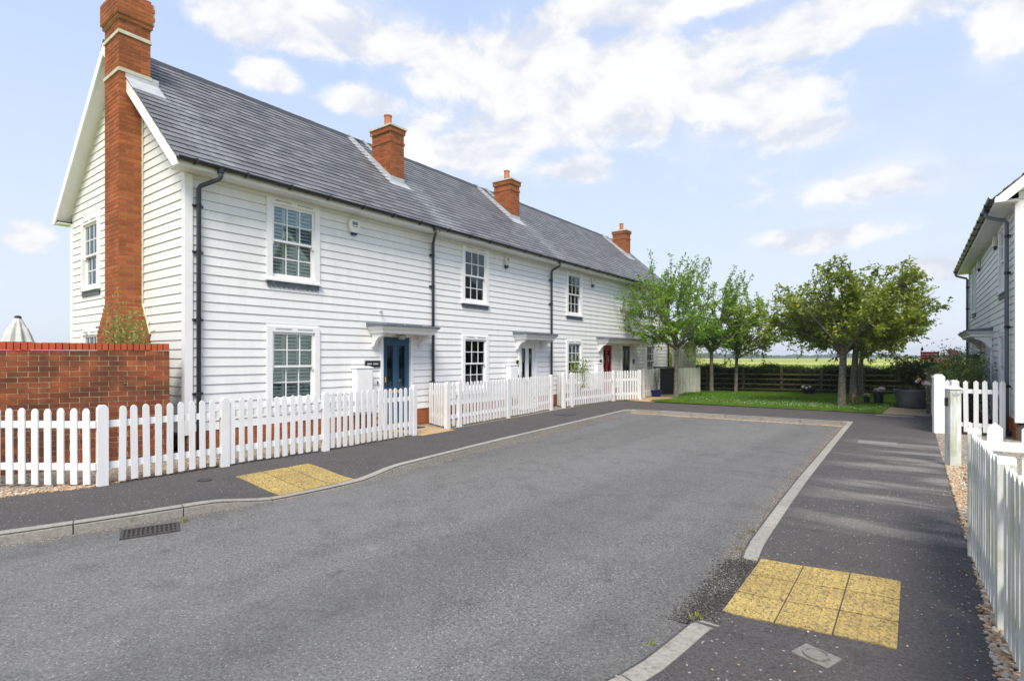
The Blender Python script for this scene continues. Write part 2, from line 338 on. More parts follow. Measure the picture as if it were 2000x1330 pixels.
# ------------------------------------------------------------------ mesh helpers
class MB:
    def __init__(s): s.v = []; s.f = []; s.mi = []
    def add(s, vs, fs, mi=0):
        b = len(s.v); s.v += [tuple(p) for p in vs]; s.f += [tuple(i + b for i in f) for f in fs]; s.mi += [mi] * len(fs); return s
    def box(s, x0, x1, y0, y1, z0, z1, mi=0):
        return s.hexa([(x0, y0, z0), (x1, y0, z0), (x1, y1, z0), (x0, y1, z0), (x0, y0, z1), (x1, y0, z1), (x1, y1, z1), (x0, y1, z1)], mi)
    def hexa(s, p, mi=0):
        return s.add(p, [(3, 2, 1, 0), (4, 5, 6, 7), (0, 1, 5, 4), (1, 2, 6, 5), (2, 3, 7, 6), (3, 0, 4, 7)], mi)
    def ext(s, prof, axis, a0, a1, mi=0):
        """extrude a 2D profile along axis ('x': profile=(y,z), 'y': (x,z), 'z': (x,y))"""
        n = len(prof); f = {'x': lambda p, a: (a, p[0], p[1]), 'y': lambda p, a: (p[0], a, p[1]), 'z': lambda p, a: (p[0], p[1], a)}[axis]
        vs = [f(p, a0) for p in prof] + [f(p, a1) for p in prof]
        fs = [tuple(range(n))[::-1], tuple(range(n, 2 * n))] + [(i, (i + 1) % n, n + (i + 1) % n, n + i) for i in range(n)]
        return s.add(vs, fs, mi)
    def tube(s, pts, rad, n=8, mi=0, cap=True):
        pts = [Vector(p) for p in pts]; rad = rad if isinstance(rad, (list, tuple)) else [rad] * len(pts)
        vs = []; fs = []
        up = Vector((.31, .52, .79)); 
        for i, p in enumerate(pts):
            d = (pts[min(i + 1, len(pts) - 1)] - pts[max(i - 1, 0)]).normalized()
            a = d.cross(up); a = a.normalized() if a.length > 1e-4 else d.orthogonal().normalized(); b = d.cross(a)
            for k in range(n):
                th = 2 * math.pi * k / n; vs.append(p + (a * math.cos(th) + b * math.sin(th)) * rad[i])
        for i in range(len(pts) - 1):
            for k in range(n): fs.append((i * n + k, i * n + (k + 1) % n, (i + 1) * n + (k + 1) % n, (i + 1) * n + k))
        if cap: fs += [tuple(range(n))[::-1], tuple(range((len(pts) - 1) * n, len(pts) * n))]
        return s.add(vs, fs, mi)
    def lathe(s, prof, n=24, c=(0, 0, 0), mi=0, mod=None):
        vs = []; fs = []
        for (r, z) in prof:
            for k in range(n):
                th = 2 * math.pi * k / n; rr = r * (mod(th, z) if mod else 1); vs.append((c[0] + rr * math.cos(th), c[1] + rr * math.sin(th), c[2] + z))
        m = len(prof)
        for i in range(m - 1):
            for k in range(n): fs.append((i * n + k, i * n + (k + 1) % n, (i + 1) * n + (k + 1) % n, (i + 1) * n + k))
        fs += [tuple(range(n))[::-1], tuple(range((m - 1) * n, m * n))]
        return s.add(vs, fs, mi)
    def mesh(s, name, mats, smooth=False, fix=True, bevel=0):
        me = bpy.data.meshes.new(name); me.from_pydata(s.v, [], s.f)
        for m in ([mats] if isinstance(mats, str) else mats): me.materials.append(MATS[m])
        if any(s.mi): me.polygons.foreach_set('material_index', s.mi)
        if fix or bevel:
            bm = bmesh.new(); bm.from_mesh(me)
            if fix: bmesh.ops.recalc_face_normals(bm, faces=bm.faces)
            if bevel: bmesh.ops.bevel(bm, geom=list(bm.edges), offset=bevel, segments=1, affect='EDGES')
            bm.to_mesh(me); bm.free()
        if smooth: me.polygons.foreach_set('use_smooth', [True] * len(me.polygons))
        me.update(); return me
    def build(s, name, mats, parent=None, loc=(0, 0, 0), rot=(0, 0, 0), **kw):
        return put(name, s.mesh(name, mats, **kw), parent, loc, rot)
def put(name, me, parent=None, loc=(0, 0, 0), rot=(0, 0, 0), scale=None):
    o = bpy.data.objects.new(name, me); COL.objects.link(o)
    o.parent = parent; o.location = loc; o.rotation_euler = rot
    if scale: o.scale = scale
    return o
def empty(name, loc, rz=0, label=None, cat=None, group=None, kind=None):
    o = bpy.data.objects.new(name, None); COL.objects.link(o); o.location = loc; o.rotation_euler = (0, 0, rz); o.empty_display_size = .2
    return tag(o, label, cat, group, kind)
def tag(o, label=None, cat=None, group=None, kind=None):
    if label: o['label'] = label
    if cat: o['category'] = cat
    if group: o['group'] = group
    if kind: o['kind'] = kind
    return o
def stuff(o): o['kind'] = 'stuff'; return o
def npmesh(name, V, F, mat, smooth=False):
    me = bpy.data.meshes.new(name); V = np.asarray(V, np.float32); F = np.asarray(F, np.int32)
    k = F.shape[1]; me.vertices.add(len(V)); me.vertices.foreach_set('co', V.ravel())
    me.loops.add(F.size); me.loops.foreach_set('vertex_index', F.ravel())
    me.polygons.add(len(F)); me.polygons.foreach_set('loop_start', np.arange(0, F.size, k, dtype=np.int32))
    me.materials.append(MATS[mat]); me.update(calc_edges=True); me.validate()
    if smooth: me.polygons.foreach_set('use_smooth', [True] * len(me.polygons))
    return me
def unit(a): return a / np.maximum(np.linalg.norm(a, axis=-1, keepdims=True), 1e-6)
def leaves(name, P, D, size, mat, aspect=.5, fold=.25):
    """one folded leaf (two triangles) at each P, pointing along D"""
    P = np.asarray(P, float); n = len(P); D = unit(np.asarray(D, float)); size = np.broadcast_to(size, (n,))[:, None]
    up = unit(rng.normal(size=(n, 3)) * .5 + np.array([0, 0, .9])); S = unit(np.cross(D, up)); N = np.cross(S, D)
    mid = P + D * size * .5
    V = np.stack([P, P + D * size, mid + S * size * aspect * .5 + N * size * fold * .5, mid - S * size * aspect * .5 + N * size * fold * .5], 1).reshape(-1, 3)
    b = np.arange(n)[:, None] * 4
    F = np.stack([b + [0, 2, 1], b + [0, 1, 3]], 1).reshape(-1, 3)
    return npmesh(name, V, F, mat)
ICO_V = None
def pebbles(name, P, size, mat, flat=.6):
    bm = bmesh.new(); bmesh.ops.create_icosphere(bm, subdivisions=1, radius=1)
    bv = np.array([v.co[:] for v in bm.verts]); bf = np.array([[v.index for v in f.verts] for f in bm.faces]); bm.free()
    n = len(P); sc = np.stack([rng.uniform(.7, 1.3, n), rng.uniform(.7, 1.1, n), rng.uniform(flat * .7, flat * 1.2, n)], 1) * np.asarray(size)[:, None]
    th = rng.uniform(0, 6.28, n); c, s = np.cos(th), np.sin(th)
    V = bv[None] * sc[:, None]; V = V * rng.uniform(.85, 1.12, (n, len(bv), 1))
    V = np.stack([V[..., 0] * c[:, None] - V[..., 1] * s[:, None], V[..., 0] * s[:, None] + V[..., 1] * c[:, None], V[..., 2]], -1) + np.asarray(P)[:, None]
    F = bf[None] + (np.arange(n) * len(bv))[:, None, None]
    return npmesh(name, V.reshape(-1, 3), F.reshape(-1, 3), mat, True)
CUBE = {}
def cube(mat):
    if mat not in CUBE: CUBE[mat] = MB().box(-.5, .5, -.5, .5, -.5, .5).mesh('block', mat)
    return CUBE[mat]
def hexbox(name, parent, x0, x1, y0, y1, z0, z1, mat):
    return put(name, cube(mat), parent, ((x0 + x1) / 2, (y0 + y1) / 2, (z0 + z1) / 2), (0, 0, 0), (x1 - x0, y1 - y0, z1 - z0))

# ------------------------------------------------------------------ ground
def sheet(name, pts, z, mat, kind='structure'):
    me = bpy.data.meshes.new(name); me.from_pydata([(x, y, z) for x, y in pts], [], [tuple(range(len(pts)))]); me.materials.append(MATS[mat])
    bm = bmesh.new(); bm.from_mesh(me); bmesh.ops.triangulate(bm, faces=bm.faces); bmesh.ops.recalc_face_normals(bm, faces=bm.faces); bm.to_mesh(me); bm.free()
    o = put(name, me); return tag(o, kind=kind)
tag(sheet('field', [(-4500, -4500), (4500, -4500), (4500, 4500), (-4500, 4500)], -.16, 'field'), 'flat yellow green grazing field beyond the hedge')
def catmull(pts, step):
    P = [Vector((*p, 0)) for p in pts]; P = [P[0] * 2 - P[1]] + P + [P[-1] * 2 - P[-2]]; out = []
    for i in range(1, len(P) - 2):
        n = max(2, int((P[i + 1] - P[i]).length / .05))
        for k in range(n):
            t = k / n; a, b, c, d = P[i - 1:i + 3]
            out.append(.5 * ((2 * b) + (-a + c) * t + (2 * a - 5 * b + 4 * c - d) * t * t + (-a + 3 * b - 3 * c + d) * t ** 3))
    out.append(P[-2]); res = [out[0]]; acc = 0
    for a, b in zip(out, out[1:]):
        acc += (b - a).length
        if acc >= step: res.append(b); acc = 0
    if (res[-1] - out[-1]).length > step * .3: res.append(out[-1])
    else: res[-1] = out[-1]
    return [(p.x, p.y) for p in res]
KL = catmull([(-8.6, -3.4), (-7.45, -1.0), (-6.62, 1.12), (-6.18, 2.85), (-6.05, 3.6), (-6.02, 4.5), (-6.1, 5.6), (-6.2, 6.5), (-6.4, 8.6), (-6.65, 11.9), (-6.88, 14.9), (-6.86, 15.25)], .1)
KF = catmull([(-6.86, 15.25), (-6.6, 15.36), (-3.85, 15.46), (-1.33, 15.56)], .1)
KR = catmull([(-1.33, 15.56), (-1.24, 8.1), (-1.14, 4.6), (-1.08, 3.6), (-1.12, 3.0), (-1.24, 2.4), (-1.75, 1.2), (-3.0, -1.0), (-4.5, -3.4)], .1)
ROADZ = -.1
def zp(x, y):
    """footway height: dips to the dropped kerbs at the two crossings"""
    d = 0
    def ss(a): a = max(0, min(1, a)); return a * a * (3 - 2 * a)
    wl = ss((y - 2.75) / .75) * ss((5.5 - y) / .9) * ss((x + 7.3) / 1.1); wr = ss((y - 3.25) / .2) * ss((4.95 - y) / .3) * ss((-.05 - x) / .95)
    return -max(.082 * wl if x < -4 else 0, .05 * wr if x > -4 else 0)
sheet('road', [(x, y) for x, y in KL] + KF[1:] + KR[1:], ROADZ, 'road')['label'] = 'grey asphalt road of the cul de sac'
def strip(name, edge, inner, n, mat):
    """footway strip between the kerb line and its inner edge, edge and inner have the same count"""
    V = []; F = []
    for (a, b) in zip(edge, inner):
        for k in range(n + 1):
            x = a[0] + (b[0] - a[0]) * k / n; y = a[1] + (b[1] - a[1]) * k / n; V.append((x, y, zp(x, y)))
    m = n + 1
    for i in range(len(edge) - 1):
        for k in range(n): F.append((i * m + k, i * m + k + 1, (i + 1) * m + k + 1, (i + 1) * m + k))
    return npmesh(name, V, F, mat)
pave = empty('pavement', (0, 0, 0), kind='structure', label='dark tarmac footway along both sides of the road')
def innerL(x, y):
    return (-8.6 if y < 1 else -8.6 + .5 * min(1, (y - 1) / 1.2)) if y < 2.2 else (-8.1 - .02 * (y - 2.2) if y < 8 else -8.216 - .075 * (y - 8))
eL = KL; iL = [(innerL(x, y) - (0 if y > -1 else 2), y if y < 15 else y + (y - 15) * 12) for x, y in eL]
put('footway', strip('footway', eL, iL, 10, 'pavement'), pave)
eF = KF; iF = []
for k, (x, y) in enumerate(eF):
    u = k / (len(eF) - 1); iF.append((iL[-1][0] + (-.7 + .0 - iL[-1][0]) * u, iL[-1][1] + (18.42 - iL[-1][1]) * u))
put('footway', strip('footway', eF, iF, 6, 'pavement'), pave)
eR = KR[:]; iR = [(.36 if y > 1 else .36 + (1 - y) * .3, y) for x, y in eR]
put('footway', strip('footway', eR, iR, 10, 'pavement'), pave)
put('footway', MB().add([(-1.33, 15.56, 0), (.36, 15.56, 0), (.36, 18.42, 0), (-.7, 18.42, 0)], [(0, 1, 2, 3)]).mesh('footway', 'pavement'), pave)

# kerb stones
def kerb(name, line, label, wid=.13, length=.915):
    root = empty(name, (line[0][0], line[0][1], 0), kind='structure', label=label)
    ox, oy = line[0]; cum = [0]
    for a, b in zip(line, line[1:]): cum.append(cum[-1] + math.hypot(b[0] - a[0], b[1] - a[1]))
    def at(s):
        s = max(0, min(cum[-1] - 1e-6, s)); i = max(0, np.searchsorted(cum, s, side='right') - 1)
        u = (s - cum[i]) / (cum[i + 1] - cum[i]); a, b = line[i], line[i + 1]; d = Vector((b[0] - a[0], b[1] - a[1])).normalized()
        return a[0] + (b[0] - a[0]) * u, a[1] + (b[1] - a[1]) * u, d
    s = 0
    while s < cum[-1] - .1:
        s2 = min(cum[-1], s + length); m = MB(); secs = []
        jz = random.uniform(-.003, .003); k0 = 5
        for k in range(k0 + 1):
            x, y, d = at(s + .005 + (s2 - s - .01) * k / k0); nx, ny = d.y, -d.x       # road side is to the right of travel
            z = zp(x - nx * .05, y - ny * .05) + .006 + jz
            def q(off, zz): return (x + nx * off - ox, y + ny * off - oy, zz)
            secs.append([q(.0, -.2), q(.0, z - .022), q(-.022, z), q(-wid, z), q(-wid, -.2)])
        n = 5; V = [p for sct in secs for p in sct]; F = [tuple(range(n))[::-1], tuple(range(k0 * n, k0 * n + n))]
        for i in range(k0):
            for k in range(n): F.append((i * n + k, i * n + (k + 1) % n, (i + 1) * n + (k + 1) % n, (i + 1) * n + k))
        m.add(V, F).build('kerb_stone', 'kerb_concrete', root)
        s = s2
kerb('kerb_left', KL, 'pale concrete kerb below the terrace footway')
kerb('kerb_far', KF + [(-1.20, 15.565)], 'pale concrete kerb across the far end of the road')
kerb('kerb_right', [p for p in KR if p[1] > 4.66], 'straight pale concrete kerb beside the wide footway')
kerb('kerb_near', [p for p in KR if p[1] < 3.50], 'pale concrete kerb curving off below the yellow paving')

# tactile paving
def tactile_field(name, x0, x1, y0, y1, nx, ny, label, skip=()):
    root = empty(name, (x0, y0, 0), kind='structure', label=label)
    dx, dy = (x1 - x0) / nx, (y1 - y0) / ny
    for i in range(nx):
        for j in range(ny):
            m = MB(); g = .0045; g2 = .010; bx, by = x0 + i * dx + g, y0 + j * dy + g2; w, h = dx - 2 * g, dy - 2 * g2; N = 4
            lift = .008
            V = []
            for b in range(N + 1):
                for a in range(N + 1): X, Y = bx + w * a / N, by + h * b / N; V.append((X - x0, Y - y0, zp(X, Y) + lift))
            F = [(b * (N + 1) + a, b * (N + 1) + a + 1, (b + 1) * (N + 1) + a + 1, (b + 1) * (N + 1) + a) for a in range(N) for b in range(N)]
            rim = [a for a in range(N + 1)] + [b * (N + 1) + N for b in range(1, N + 1)] + [N * (N + 1) + a for a in range(N - 1, -1, -1)] + [b * (N + 1) for b in range(N - 1, 0, -1)]
            o = len(V); V += [(V[k][0], V[k][1], V[k][2] - .03) for k in rim]
            F += [(rim[k], o + k, o + (k + 1) % len(rim), rim[(k + 1) % len(rim)]) for k in range(len(rim))]
            m.add(V, F)
            for a in range(6):
                for b in range(6):
                    X, Y = bx + w * (a + .5) / 6, by + h * (b + .5) / 6; z = zp(X, Y) + lift; r = .017; vs = []
                    for rr, zz in ((r, -.001), (r * .6, .009)):
                        vs += [(X - x0 + rr * math.cos(t_ * 1.0472), Y - y0 + rr * math.sin(t_ * 1.0472), z + zz) for t_ in range(6)]
                    m.add(vs, [(k, (k + 1) % 6, 6 + (k + 1) % 6, 6 + k) for k in range(6)] + [tuple(range(6, 12))])
            m.build('tactile_slab', 'tactile', root)
tactile_field('tactile_paving_right', -1.0, -.07, 3.62, 4.74, 3, 3, 'yellow blister paving slabs on the wide footway')
tactile_field('tactile_paving_left', -7.27, -6.16, 3.58, 4.68, 3, 3, 'yellow blister paving slabs below the picket fence')

# soil washed into the dropped kerb, gravel beds, lawn, block paving
sheet('gravel_bed_left', [(-11.5, -2), (-8.3, -2), (-7.9, 1), (-7.95, 4), (-8.0, 8), (-8.6, 14), (-8.8, 18), (-9.5, 19.2), (-9.5, 4), (-15.5, 4), (-15.5, -2)], -.012, 'gravel')['label'] = 'pale gravel strip in front of the terrace'
sheet('gravel_bed_right', [(.30, 1), (6, -1), (6, 14.8), (.30, 14.8)], -.008, 'gravel')['label'] = 'pale gravel drive behind the gate posts'
sheet('flower_bed', [(.38, 14.8), (2.2, 14.8), (2.2, 25.5), (.38, 25.5)], -.006, 'earth')['label'] = 'dark soil bed below the cottage wall'
sheet('entrance_path', [(-9.35, 7.75), (-8.0, 7.72), (-8.05, 8.75), (-9.35, 8.85)], .004, 'sand_path')['label'] = 'sandy path to the blue door'
sheet('side_path', [(-9.35, 18.6), (-7.4, 18.35), (-7.0, 19.3), (-7.9, 23.2), (-9.35, 23.2)], .002, 'sand_path')['label'] = 'sandy path beside the lawn'
HEDGE0, HEDGE1 = Vector((-8.6, 25.2, 0)), Vector((3.4, 28.4, 0))
lawn_poly = [(-7.6, 18.45), (-.72, 18.35), (-.62, 20.9), (.36, 21.1), (.36, 28.2), (-8.6, 26.2), (-7.9, 23.0), (-7.2, 19.6)]
sheet('lawn', lawn_poly, .02, 'lawn')['label'] = 'green lawn with daisies at the road end'
bp = empty('block_paving', (-.72, 18.42, 0), kind='structure', label='tan block paving in front of the planter')
for j in range(16):
    for i in range(-1, 7):
        w = .20; x = .02 + i * w + (w / 2 if j % 2 else 0); x0, x1 = max(0, x), min(1.08, x + w - .008)
        if x1 - x0 > .05: hexbox('sett', bp, x0, x1, .01 + j * .17, .01 + j * .17 + .162, -.06, .012 + random.uniform(-.003, .003), 'sett')
def inside(poly, X, Y):
    r = np.zeros(len(X), bool); n = len(poly)
    for i in range(n):
        (x1, y1), (x2, y2) = poly[i], poly[(i + 1) % n]
        c = ((y1 > Y) != (y2 > Y)) & (X < (x2 - x1) * (Y - y1) / (y2 - y1 + 1e-9) + x1); r ^= c
    return r
X = rng.uniform(-9, .4, 130000); Y = rng.uniform(18.3, 28.3, 130000); k = inside(lawn_poly, X, Y); X, Y = X[k], Y[k]
n = len(X); P = np.stack([X, Y, np.full(n, .018)], 1)
D = np.stack([rng.normal(0, .35, n), rng.normal(0, .35, n), np.ones(n)], 1)
tag(put('grass', leaves('grass', P, D, rng.uniform(.035, .085, n), 'grass_blade', .16)), 'short green grass blades covering the lawn', 'grass', kind='stuff')
n = 650; X = rng.normal(-3.2, 2.2, n); Y = 18.7 + np.abs(rng.normal(0, 1.6, n)); k = inside(lawn_poly, X, Y)
P = np.stack([X[k], Y[k], np.full(k.sum(), .075)], 1)
tag(put('daisies', pebbles('daisies', P, rng.uniform(.008, .016, len(P)), 'petal_white', .4)), 'white daisies dotted through the lawn', 'daisies', kind='stuff')
# pebbles
def scatter(name, n, fx, label, size=(.010, .022)):
    P = np.array([fx() for _ in range(n)]); tag(put(name, pebbles(name, P, rng.uniform(*size, n), 'pebble')), label, 'gravel', kind='stuff')
def gr_right():
    y = random.uniform(1.0, 10.5); return (.37 + abs(random.gauss(0, .10)) - (.05 if y < 4.6 else .0) * random.random(), y, random.uniform(0, .015))
scatter('gravel', 5200, gr_right, 'loose tan pebbles along the foot of the near picket fence')
def gr_left():
    y = random.uniform(-1.2, 7.6); x = (-8.6 if y < 1 else -8.6 + .42 * min(1, (y - 1) / 1.2)) - abs(random.gauss(0, .16)); return (x + (.0 if y > 2.6 else .08), y, random.uniform(-.005, .012))
scatter('gravel', 6500, gr_left, 'loose pale pebbles along the foot of the long picket fence')
def gr_loose():
    return (random.uniform(-.95, .3) if random.random() < .45 else .36 - abs(random.gauss(0, .12)), random.uniform(2.2, 8.5), .004)
scatter('loose_stones', 150, gr_loose, 'few stray stones lying on the wide footway', (.004, .009))
def gr_dirt():
    a = random.random(); x = -1.10 + random.gauss(-.03, .07); y = 3.42 + a * 1.3
    kx = min(KR, key=lambda p: abs(p[1] - y))[0]
    return (x, y, zp(x, y) + random.uniform(.0, .006) if x > kx else ROADZ + .03 * max(0, 1 - (kx - x) / .12) + random.uniform(0, .004))
scatter('kerb_dirt', 7000, gr_dirt, 'dark grit washed up at the dropped kerb', (.003, .008))
def along(line, off, spread, z):
    i = random.randrange(len(line) - 1); a, b = line[i], line[i + 1]; u = random.random(); dx, dy = b[0] - a[0], b[1] - a[1]; l = math.hypot(dx, dy) + 1e-9
    o = off + abs(random.gauss(0, spread)); return (a[0] + dx * u + dy / l * o, a[1] + dy * u - dx / l * o, z + random.uniform(0, .004))
scatter('kerb_litter', 3200, lambda: along(KF, .01, .10, ROADZ), 'brown leaf litter lying along the far kerb', (.005, .013))
scatter('kerb_grit', 4200, lambda: along([p for p in KR if p[1] > 4.5], .01, .09, ROADZ), 'sandy grit along the foot of the straight kerb', (.002, .006))
scatter('gutter_grit', 3000, lambda: along(KL, .01, .05, ROADZ), 'fine grit in the gutter below the terrace kerb', (.002, .006))
def tufts(spots):
    LP = []; LD = []
    for x, y, z, n, r in spots:
        for k in range(n): LP.append((x + random.gauss(0, r), y + random.gauss(0, r), z)); LD.append((random.gauss(0, .5), random.gauss(0, .5), 1))
    tag(put('weeds', leaves('weeds', LP, LD, rng.uniform(.02, .055, len(LP)), 'leaf_lime', .18)), 'small yellow green weeds growing in the kerb joints', 'weeds', kind='stuff')
tufts([(-6.02, 2.45, ROADZ, 26, .02), (-1.21, 5.0, 0, 8, .015), (-1.17, 4.70, 0, 10, .02), (-1.10, 3.42, -.05, 12, .02), (-1.17, 2.86, 0, 8, .012), (-1.26, 5.6, ROADZ, 8, .02), (-8.55, 18.1, 0, 60, .12), (-8.62, 17.5, 0, 40, .08), (.36, 5.2, 0, 18, .05), (.37, 15.2, 0, 120, .10), (.38, 16.2, 0, 90, .12)])
bpy.data.objects['kerb_dirt'].data.materials[0] = MATS['grit']

# ------------------------------------------------------------------ cottages
D = 5.73; WT = 4.58; RID = 7.52; EY = -.34; EZ = 4.64
TH = math.atan2(RID - EZ, D / 2 - EY); SLEN = math.hypot(RID - EZ, D / 2 - EY)
PITCH = .152
def cells(m, axis, a0, a1, z0, z1, t0, t1, ops):
    """wall slab with rectangular openings; axis 'x' runs along x, thickness in y (t0..t1), or the other way round"""
    us = sorted({a0, a1, *[o[0] for o in ops], *[o[1] for o in ops]}); zs = sorted({z0, z1, *[o[2] for o in ops], *[o[3] for o in ops]})
    for ua, ub in zip(us, us[1:]):
        for za, zb in zip(zs, zs[1:]):
            c = ((ua + ub) / 2, (za + zb) / 2)
            if any(o[0] < c[0] < o[1] and o[2] < c[1] < o[3] for o in ops): continue
            (m.box(ua, ub, t0, t1, za, zb) if axis == 'x' else m.box(t0, t1, ua, ub, za, zb))
def subtract(iv, cuts):
    out = [iv]
    for c0, c1 in cuts:
        nx = []
        for a, b in out:
            if c1 <= a or c0 >= b: nx.append((a, b)); continue
            if c0 > a: nx.append((a, c0))
            if c1 < b: nx.append((c1, b))
        out = nx
    return [(a, b) for a, b in out if b - a > .02]
def board_x(root, x0, x1, z, mat, top):
    zt = min(z + PITCH + .012, top)
    zg = min(z + PITCH - .011, zt - .002); m = MB().ext([(-.028, z), (-.001, z), (-.001, zt), (-.003, zt), (-.003, zg), (-.014, zg), (-.028, z + .004)], 'x', x0, x1); return m.build('board', mat, root)
BAR = .020
def window(root, cx, z0, z1, w=.98, shut=False, curtain=False, apron=True, vent=True, axis=None, name='window'):
    """six-over-six sash; built facing -y at y=0 in its own frame"""
    o = MB(); x0, x1 = cx - w / 2, cx + w / 2; c = .055
    o.box(x0 - .05, x0 + c, -.060, .10, z0, z1); o.box(x1 - c, x1 + .05, -.060, .10, z0, z1)
    o.box(x0 + c, x1 - c, -.058, .10, z1 - .10, z1); o.box(x0 + c, x1 - c, -.058, .10, z0, z0 + .05)
    o.box(x0 - .05, x1 + .05, -.024, -.002, z1 + .001, z1 + .15); o.box(x0 - .05, x1 + .05, -.012, -.002, z0 - .20, z0 - .001)
    win = o.build(name, 'white_trim', root) if axis is None else o.build(name, 'white_trim', root, axis[0], axis[1])
    MB().box(x0 - .08, x1 + .08, -.095, -.040, z0 - .035, z0 - .002).build('sill', 'white_trim', win)
    if vent:
        v = MB()
        for s in (-1, 1): v.box(cx + s * .22 - .16, cx + s * .22 + .16, -.064, -.056, z1 - .052, z1 - .030)
        v.build('trickle_vent', 'lead_pale', win)
    zm = (z0 + z1 - .05) / 2; gx0, gx1 = x0 + c, x1 - c
    for tag_, a, b, yy in (('upper_sash', zm - .02, z1 - .10, -.022), ('lower_sash', z0 + .05, zm + .02, .016)):
        s = MB(); st = .048; bt = .05 if tag_ == 'upper_sash' else .075
        s.box(gx0, gx0 + st, yy, yy + .036, a, b); s.box(gx1 - st, gx1, yy, yy + .036, a, b)
        s.box(gx0 + st, gx1 - st, yy, yy + .036, b - .045, b); s.box(gx0 + st, gx1 - st, yy, yy + .036, a, a + bt - .01)
        if tag_ == 'upper_sash':
            for xx in (gx0, gx1 - st): s.box(xx + .004, xx + st - .004, yy + .002, yy + .03, a - .05, a)
        ia, ib, ja, jb = gx0 + st, gx1 - st, a + bt - .01, b - .045
        for k in (1, 2): xk = ia + (ib - ia) * k / 3; s.box(xk - BAR / 2, xk + BAR / 2, yy + .004, yy + .030, ja, jb)
        zk = (ja + jb) / 2; s.box(ia, ib, yy + .006, yy + .028, zk - BAR / 2, zk + BAR / 2)
        so_ = s.build(tag_, 'white_trim', win)
        for i in range(3):
            for j in range(2):
                pa, pb = ia + (ib - ia) * i / 3, ia + (ib - ia) * (i + 1) / 3; qa, qb = (ja, zk) if j == 0 else (zk, jb)
                hexbox('pane', win, pa + BAR / 2, pb - BAR / 2, yy + .015, yy + .020, qa + .004, qb - .004, 'glass')
    if shut:
        sy = .082; nP = 3; pw = (gx1 - gx0) / nP
        for k in range(nP):
            m = MB(); a, b = gx0 + k * pw, gx0 + (k + 1) * pw
            m.box(a, a + .032, sy - .014, sy + .014, z0 + .05, z1 - .1); m.box(b - .032, b, sy - .014, sy + .014, z0 + .05, z1 - .1)
            zz = z0 + .09
            while zz < z1 - .14:
                dy, dz = .020, .015
                m.hexa([(a + .032, sy - dy, zz - dz), (b - .032, sy - dy, zz - dz), (b - .032, sy + dy, zz + dz), (a + .032, sy + dy, zz + dz),
                        (a + .032, sy - dy, zz - dz + .009), (b - .032, sy - dy, zz - dz + .009), (b - .032, sy + dy, zz + dz + .009), (a + .032, sy + dy, zz + dz + .009)]); zz += .068
            m.build('shutter', 'shutter_white', win)
    if curtain:
        for (a, b) in ((gx0, gx0 + .20), (gx1 - .20, gx1)):
            m = MB(); nn = 12; pr = [(a + (b - a) * k / nn, .20 + .022 * math.sin(k * 2.3)) for k in range(nn + 1)]; pr = pr + [(x_, y_ + .006) for x_, y_ in pr[::-1]]
            m.ext(pr, 'z', z0 + .02, z1 - .08).build('curtain', 'curtain', win)
    if apron:
        n_ = 11; a, b = x0 - .04, x1 + .04; st = (b - a) / n_
        pr = [(a, z0 - .038), (a, z0 - .115)]
        for k in range(n_):
            for q in (.0, .2, .5, .8): pr.append((a + st * (k + q), z0 - .115 - (.034 * math.sin(math.pi * q))))
        pr += [(b, z0 - .115), (b, z0 - .038)]
        MB().ext(pr, 'y', -.048, -.036).build('apron', 'lead', win)
    return win
def door(root, cx, mat, z0=.06, w=.80, h=1.98, brass=False):
    x0, x1 = cx - w / 2, cx + w / 2
    f = MB(); f.box(x0 - .075, x0, -.06, .10, z0 - .03, z0 + h + .07); f.box(x1, x1 + .075, -.06, .10, z0 - .03, z0 + h + .07); f.box(x0, x1, -.058, .10, z0 + h + .003, z0 + h + .068)
    f.box(x0, x1, -.07, .10, z0 - .035, z0 - .004)
    m = MB(); ops = [(cx - .27, cx - .08, z0 + .86, z0 + 1.80), (cx + .08, cx + .27, z0 + .86, z0 + 1.80)]
    us = [x0 + .004, x1 - .004]; cells(m, 'x', us[0], us[1], z0 + .002, z0 + h - .002, .0, .045, ops)
    d = m.build('door', mat, root)
    f.build('door_frame', 'white_trim', d)
    for a, b, c, e in ops:
        MB().box(a, b, .016, .024, c, e).build('pane', 'glass', d)
        mo = MB()
        for (p, q, r_, s_) in ((a - .02, b + .02, c - .02, c + .004), (a - .02, b + .02, e - .004, e + .02), (a - .02, a + .004, c, e), (b - .004, b + .02, c, e)): mo.box(p, q, -.010, -.0005, r_, s_)
        mo.build('moulding', mat, d)
    lo = MB()
    for a, b in ((cx - .29, cx - .07), (cx + .07, cx + .29)): lo.box(a, b, -.008, -.0005, z0 + .18, z0 + .64)
    lo.build('lower_panel', mat, d)
    MB().box(cx - .13, cx + .13, -.012, -.0005, z0 + .73, z0 + .79).build('letterbox', 'brass' if brass else 'lead_pale', d)
    if brass: MB().box(x0 + .02, x1 - .02, -.020, -.0005, z0 + .008, z0 + .045).build('weather_bar', 'brass', d)
    MB().tube([(x0 + .07, -.04, z0 + .98), (x0 + .07, -.04, z0 + 1.1)], .012, 8).build('door_handle', 'brass' if brass else 'lead_pale', d)
    return d
